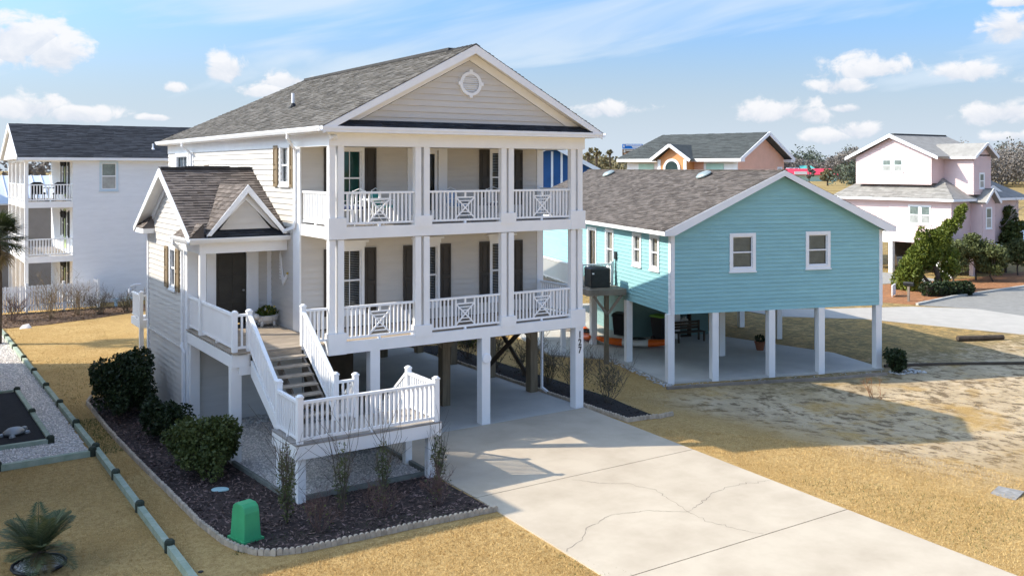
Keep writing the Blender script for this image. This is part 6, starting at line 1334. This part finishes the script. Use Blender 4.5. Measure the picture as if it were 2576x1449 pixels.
t = thing('clipped_hedge', 'low clipped box hedge at the asphalt edge', 'hedge', (45.3, 11.0, -.5), R(-20)); leaf_cloud('foliage', [((x, 0, .45), (.55, .6, .45), 1) for x in (-1.3, -.65, 0, .65, 1.3)], 4200, .10, L_EVG, t, shell=.75, seed=5); MB().box(-1.6, 1.6, -.3, .3, .02, .6).build('stems', BARK, t)
def tree(name, label, loc, h, trunk_h, blobs, n, size, m, seed, group=None, tr=.12, tm=None, cat='tree', **kw):
    t = thing(name, label, cat, loc, 0, group); rd = random.Random(seed); mb = MB()
    mb.tube([(0, 0, -.1), (rd.gauss(0, .1), rd.gauss(0, .1), trunk_h*.6), (0, 0, trunk_h)], tr, 7, tr*.7)
    for b in blobs[:7]: mb.tube([(0, 0, trunk_h*.8), (b[0][0]*.5, b[0][1]*.5, (trunk_h+b[0][2])*.5), b[0]], tr*.5, 5, tr*.15)
    mb.build('trunk', tm or BARK, t); leaf_cloud('crown', blobs, n, size, m, t, seed=seed, **kw); return t
def crown(rx, h0, h1, k, seed, r=.38):
    rd = random.Random(seed); out = []
    for _ in range(k):
        a = rd.random()*6.283; u = rd.random(); q = rx*math.sin(math.pi*(.15+.8*u))*rd.uniform(.2, .8); out.append(((math.cos(a)*q, math.sin(a)*q, h0+(h1-h0)*u), (rx*r*rd.uniform(.7, 1.2),)*2+(rx*r*.7,), 1))
    return out
for i, (px, D, h, rx, lab) in enumerate(((2400, 66, 2.6, 1.6, 'loose grey green shrub beside the juniper'), (2455, 67, 3.2, 1.7, 'broad olive shrub behind the hedge'), (2500, 66, 2.3, 1.5, 'low dark shrub with bare stems at its foot'), (2560, 70, 2.6, 1.8, 'olive shrub cut by the picture edge beside the kerb'))):
    p = at(px, 425, D); tree('mixed_shrub', lab, (p.x, p.y, -.5), h, h*.35, crown(rx, h*.35, h, 12, 200+i), 4200, .11, L_OLV, 210+i, tr=.07, cat='shrub', shell=.2)
p = at(2530, 425, 72); tree('loquat_tree', 'dense green broadleaf tree before the water', (p.x, p.y, -.5), 4.4, 1.6, crown(1.7, 1.7, 4.6, 16, 220), 3000, .22, L_EVG2, 221, tr=.1)
p = at(2450, 425, 73); twiggy('pale leafless crepe myrtle against the pink bays', (p.x, p.y, -.5), 7, 4.6, .45, TWIGP, 230, r=.05, name='bare_tree', sub=5, levels=2)
p = at(2395, 425, 70); t = thing('feather_palm', 'arching grey green palm behind the juniper', 'palm', (p.x, p.y, -.5)); MB().tube([(0, 0, -.1), (0, 0, 1.7)], .2, 8, .16).build('trunk', BARK, t); feather_palm(t, (0, 0, 1.7), 20, 2.1, leaf_mat('grey_palm_leaf', (.08, .10, .05), (.24, .25, .12)), 9, (-.1, 1.2), leaflets=20, ll=.45)
p = at(2595, 425, 80); tree('yellow_bush', 'yellow leaved bush before the water', (p.x, p.y, -.5), 2.6, .6, crown(1.6, .5, 2.4, 8, 240), 1200, .2, leaf_mat('yellow_leaf', (.30, .24, .03), (.50, .42, .08)), 241, cat='shrub')
# right lawn odds and ends
shrub('evergreen_shrub', 'dark round bush beside the last white post of the blue house', (22.9, -.9, -.5), lumps(.55, .55, 1.0, 7, 12), 2200, .07, L_EVG, seed=12)
def rocks(name, poly, n, size, seed, label): o = stones(name, poly, n, size, STONEG, 0, seed, zf=gz); return o
def bpt(x, y): v = local(B, x, y, 0); return (v[0], v[1])
rocks('rock_strip', [bpt(-.62, 4.7), bpt(-.1, 4.5), bpt(.05, -.1), bpt(-.45, -.6)], 420, .085, 50, ''); rocks('rock_patch', [bpt(8.9, -.5), bpt(10.2, -.3), bpt(10.3, -1.0), bpt(9.0, -1.0)], 60, .09, 51, ''); chips('pale_litter', [bpt(.2, -.15), bpt(8.8, -.25), bpt(8.8, -.6), bpt(.2, -.6)], 260, .05, STONEG, .02, 52, zf=gz)
def low_timber(label, pts, h=.10, w=.11, m=None):
    t = thing('timber_border', label, 'timber border', (pts[0][0], pts[0][1], gh(*pts[0]))); ox, oy, oz = t.location
    for p, q in zip(pts[:-1], pts[1:]): barp('timber', t, m or GREYW, (p[0]-ox, p[1]-oy, gh(*p)-oz+h/2), (q[0]-ox, q[1]-oy, gh(*q)-oz+h/2), w, h)
low_timber('grey timbers edging the ground before the blue house posts', [bpt(-.5, -.7), bpt(2.5, -.75), bpt(6.0, -.95), bpt(8.6, -.85)])
low_timber('row of old timbers crossing the lawn beyond the dark round bush', [(23.4, 0), (25.4, -.8), (28.6, -2.7), (31, -4.2)], m=PILED)
o = tag(MB().tube([(0, 0, .12), (1.1, -.5, .12), (2.1, -.95, .12)], .12, 8).build('log', BARK), 'single brown log lying in the sunny strip of lawn', 'log'); o.location = (31.2, 1.7, -.5)
t = twiggy('fallen reddish palm debris on the sandy lawn', (18.7, -2.9, gh(18.7, -2.9)), 7, .55, 2.6, mat('rust_twig', (.30, .13, .05), .9, .2, 5), 300, name='dead_branch', sub=4); t['category'] = 'branch'
t = tag(MB().box(-.40, .40, -.28, .28, -.02, .012).build('meter_lid', mat('stained_concrete', (.27, .26, .24), .9, .25, 6)), 'flat grey concrete meter cover set in the lawn', 'meter cover'); t.location = (12.1, -11.2, gh(12.1, -11.2)+.02); t.rotation_euler = (0, 0, R(15))

# ================================================================ far woods, marsh and tree line
def wood(name, span, D0, D1, ztop, n, size, m, seed, kind='stuff', zb=0, per=90):
    rg = np.random.default_rng(seed); bl = []
    for _ in range(n):
        px = rg.uniform(*span); D = rg.uniform(D0, D1); p = at(px, 425, D); h = ztop(px)*rg.uniform(.62, 1.0)*(.9+.1*D/D1); r = h*rg.uniform(.16, .30)
        bl.append(((p.x, p.y, zb+h*.72), (r, r, h*.24), 1)); bl.append(((p.x+rg.normal()*r*.6, p.y+rg.normal()*r*.6, zb+h*.4), (r*1.3, r*1.3, h*.40), 1.3))
    return leaf_cloud(name, bl, n*per, size, m, None, kind, shell=.35, seed=seed)
W_GREY = leaf_mat('hazy_winter_wood', (.17, .15, .132), (.23, .205, .18), rough=.9, trans=.1); W_PINE = leaf_mat('hazy_pine_wood', (.085, .10, .072), (.125, .145, .10), rough=.9, trans=.1); W_BRUSH = leaf_mat('coastal_brush', (.13, .11, .055), (.25, .215, .115), rough=.9, trans=.1)  # bare wood and pine colours lightened to stand for distance haze
wood('treeline_bare', (1900, 2450), 640, 760, lambda x: 20+5*math.sin(x*.03), 380, .95, W_GREY, 1, per=150); wood('treeline_pines', (1900, 2450), 690, 800, lambda x: 25+5*math.sin(x*.05+1), 80, 1.0, W_PINE, 2, per=150)
wood('wood_bare', (2400, 3100), 400, 500, lambda x: 20+3*math.sin(x*.04), 420, .7, W_GREY, 3, per=150); wood('wood_pines', (2400, 3100), 430, 520, lambda x: 21.5+3.5*math.sin(x*.035), 120, .7, W_PINE, 4, per=150)
wood('treeline_dark', (2110, 2190), 380, 430, lambda x: 13, 16, .9, W_PINE, 8)
wood('brush_wood', (1380, 1640), 150, 200, lambda x: 11.3+.5*math.sin(x*.06), 110, .5, W_BRUSH, 5, per=170); wood('treeline_rear', (-500, 1500), 420, 600, lambda x: 15, 120, 1.6, W_GREY, 6); wood('treeline_side', (2900, 4200), 420, 520, lambda x: 20, 110, 1.6, W_GREY, 7)
for i, (px, D, h) in enumerate(((1500, 150, 11.0), (1535, 152, 10.7), (1478, 148, 11.3))):
    p = at(px, 425, D); tree('wind_pine', '%s of the three thin windswept pines above the brush' % ('middle sized one', 'shortest', 'tallest')[i], (p.x, p.y, -.5), h, h*.85, crown(1.1, h*.9, h, 6, 300+i, .30), 110, .28, W_BRUSH, 310+i, 'thin pines above the brush', tr=.16)
p = at(2082, 425, 440); tree('lone_oak', 'small spreading oak standing in the tan field', (p.x, p.y, -.5), 7.5, 2.6, crown(4.2, 2.6, 7.5, 14, 320, .32), 1500, .6, W_BRUSH, 321, tr=.45)
p = at(2035, 425, 520); tree('lone_oak', 'small bare tree before the red roof', (p.x, p.y, -.5), 9, 3, crown(3.2, 3, 9, 9, 330, .32), 700, .7, W_GREY, 331, tr=.3)
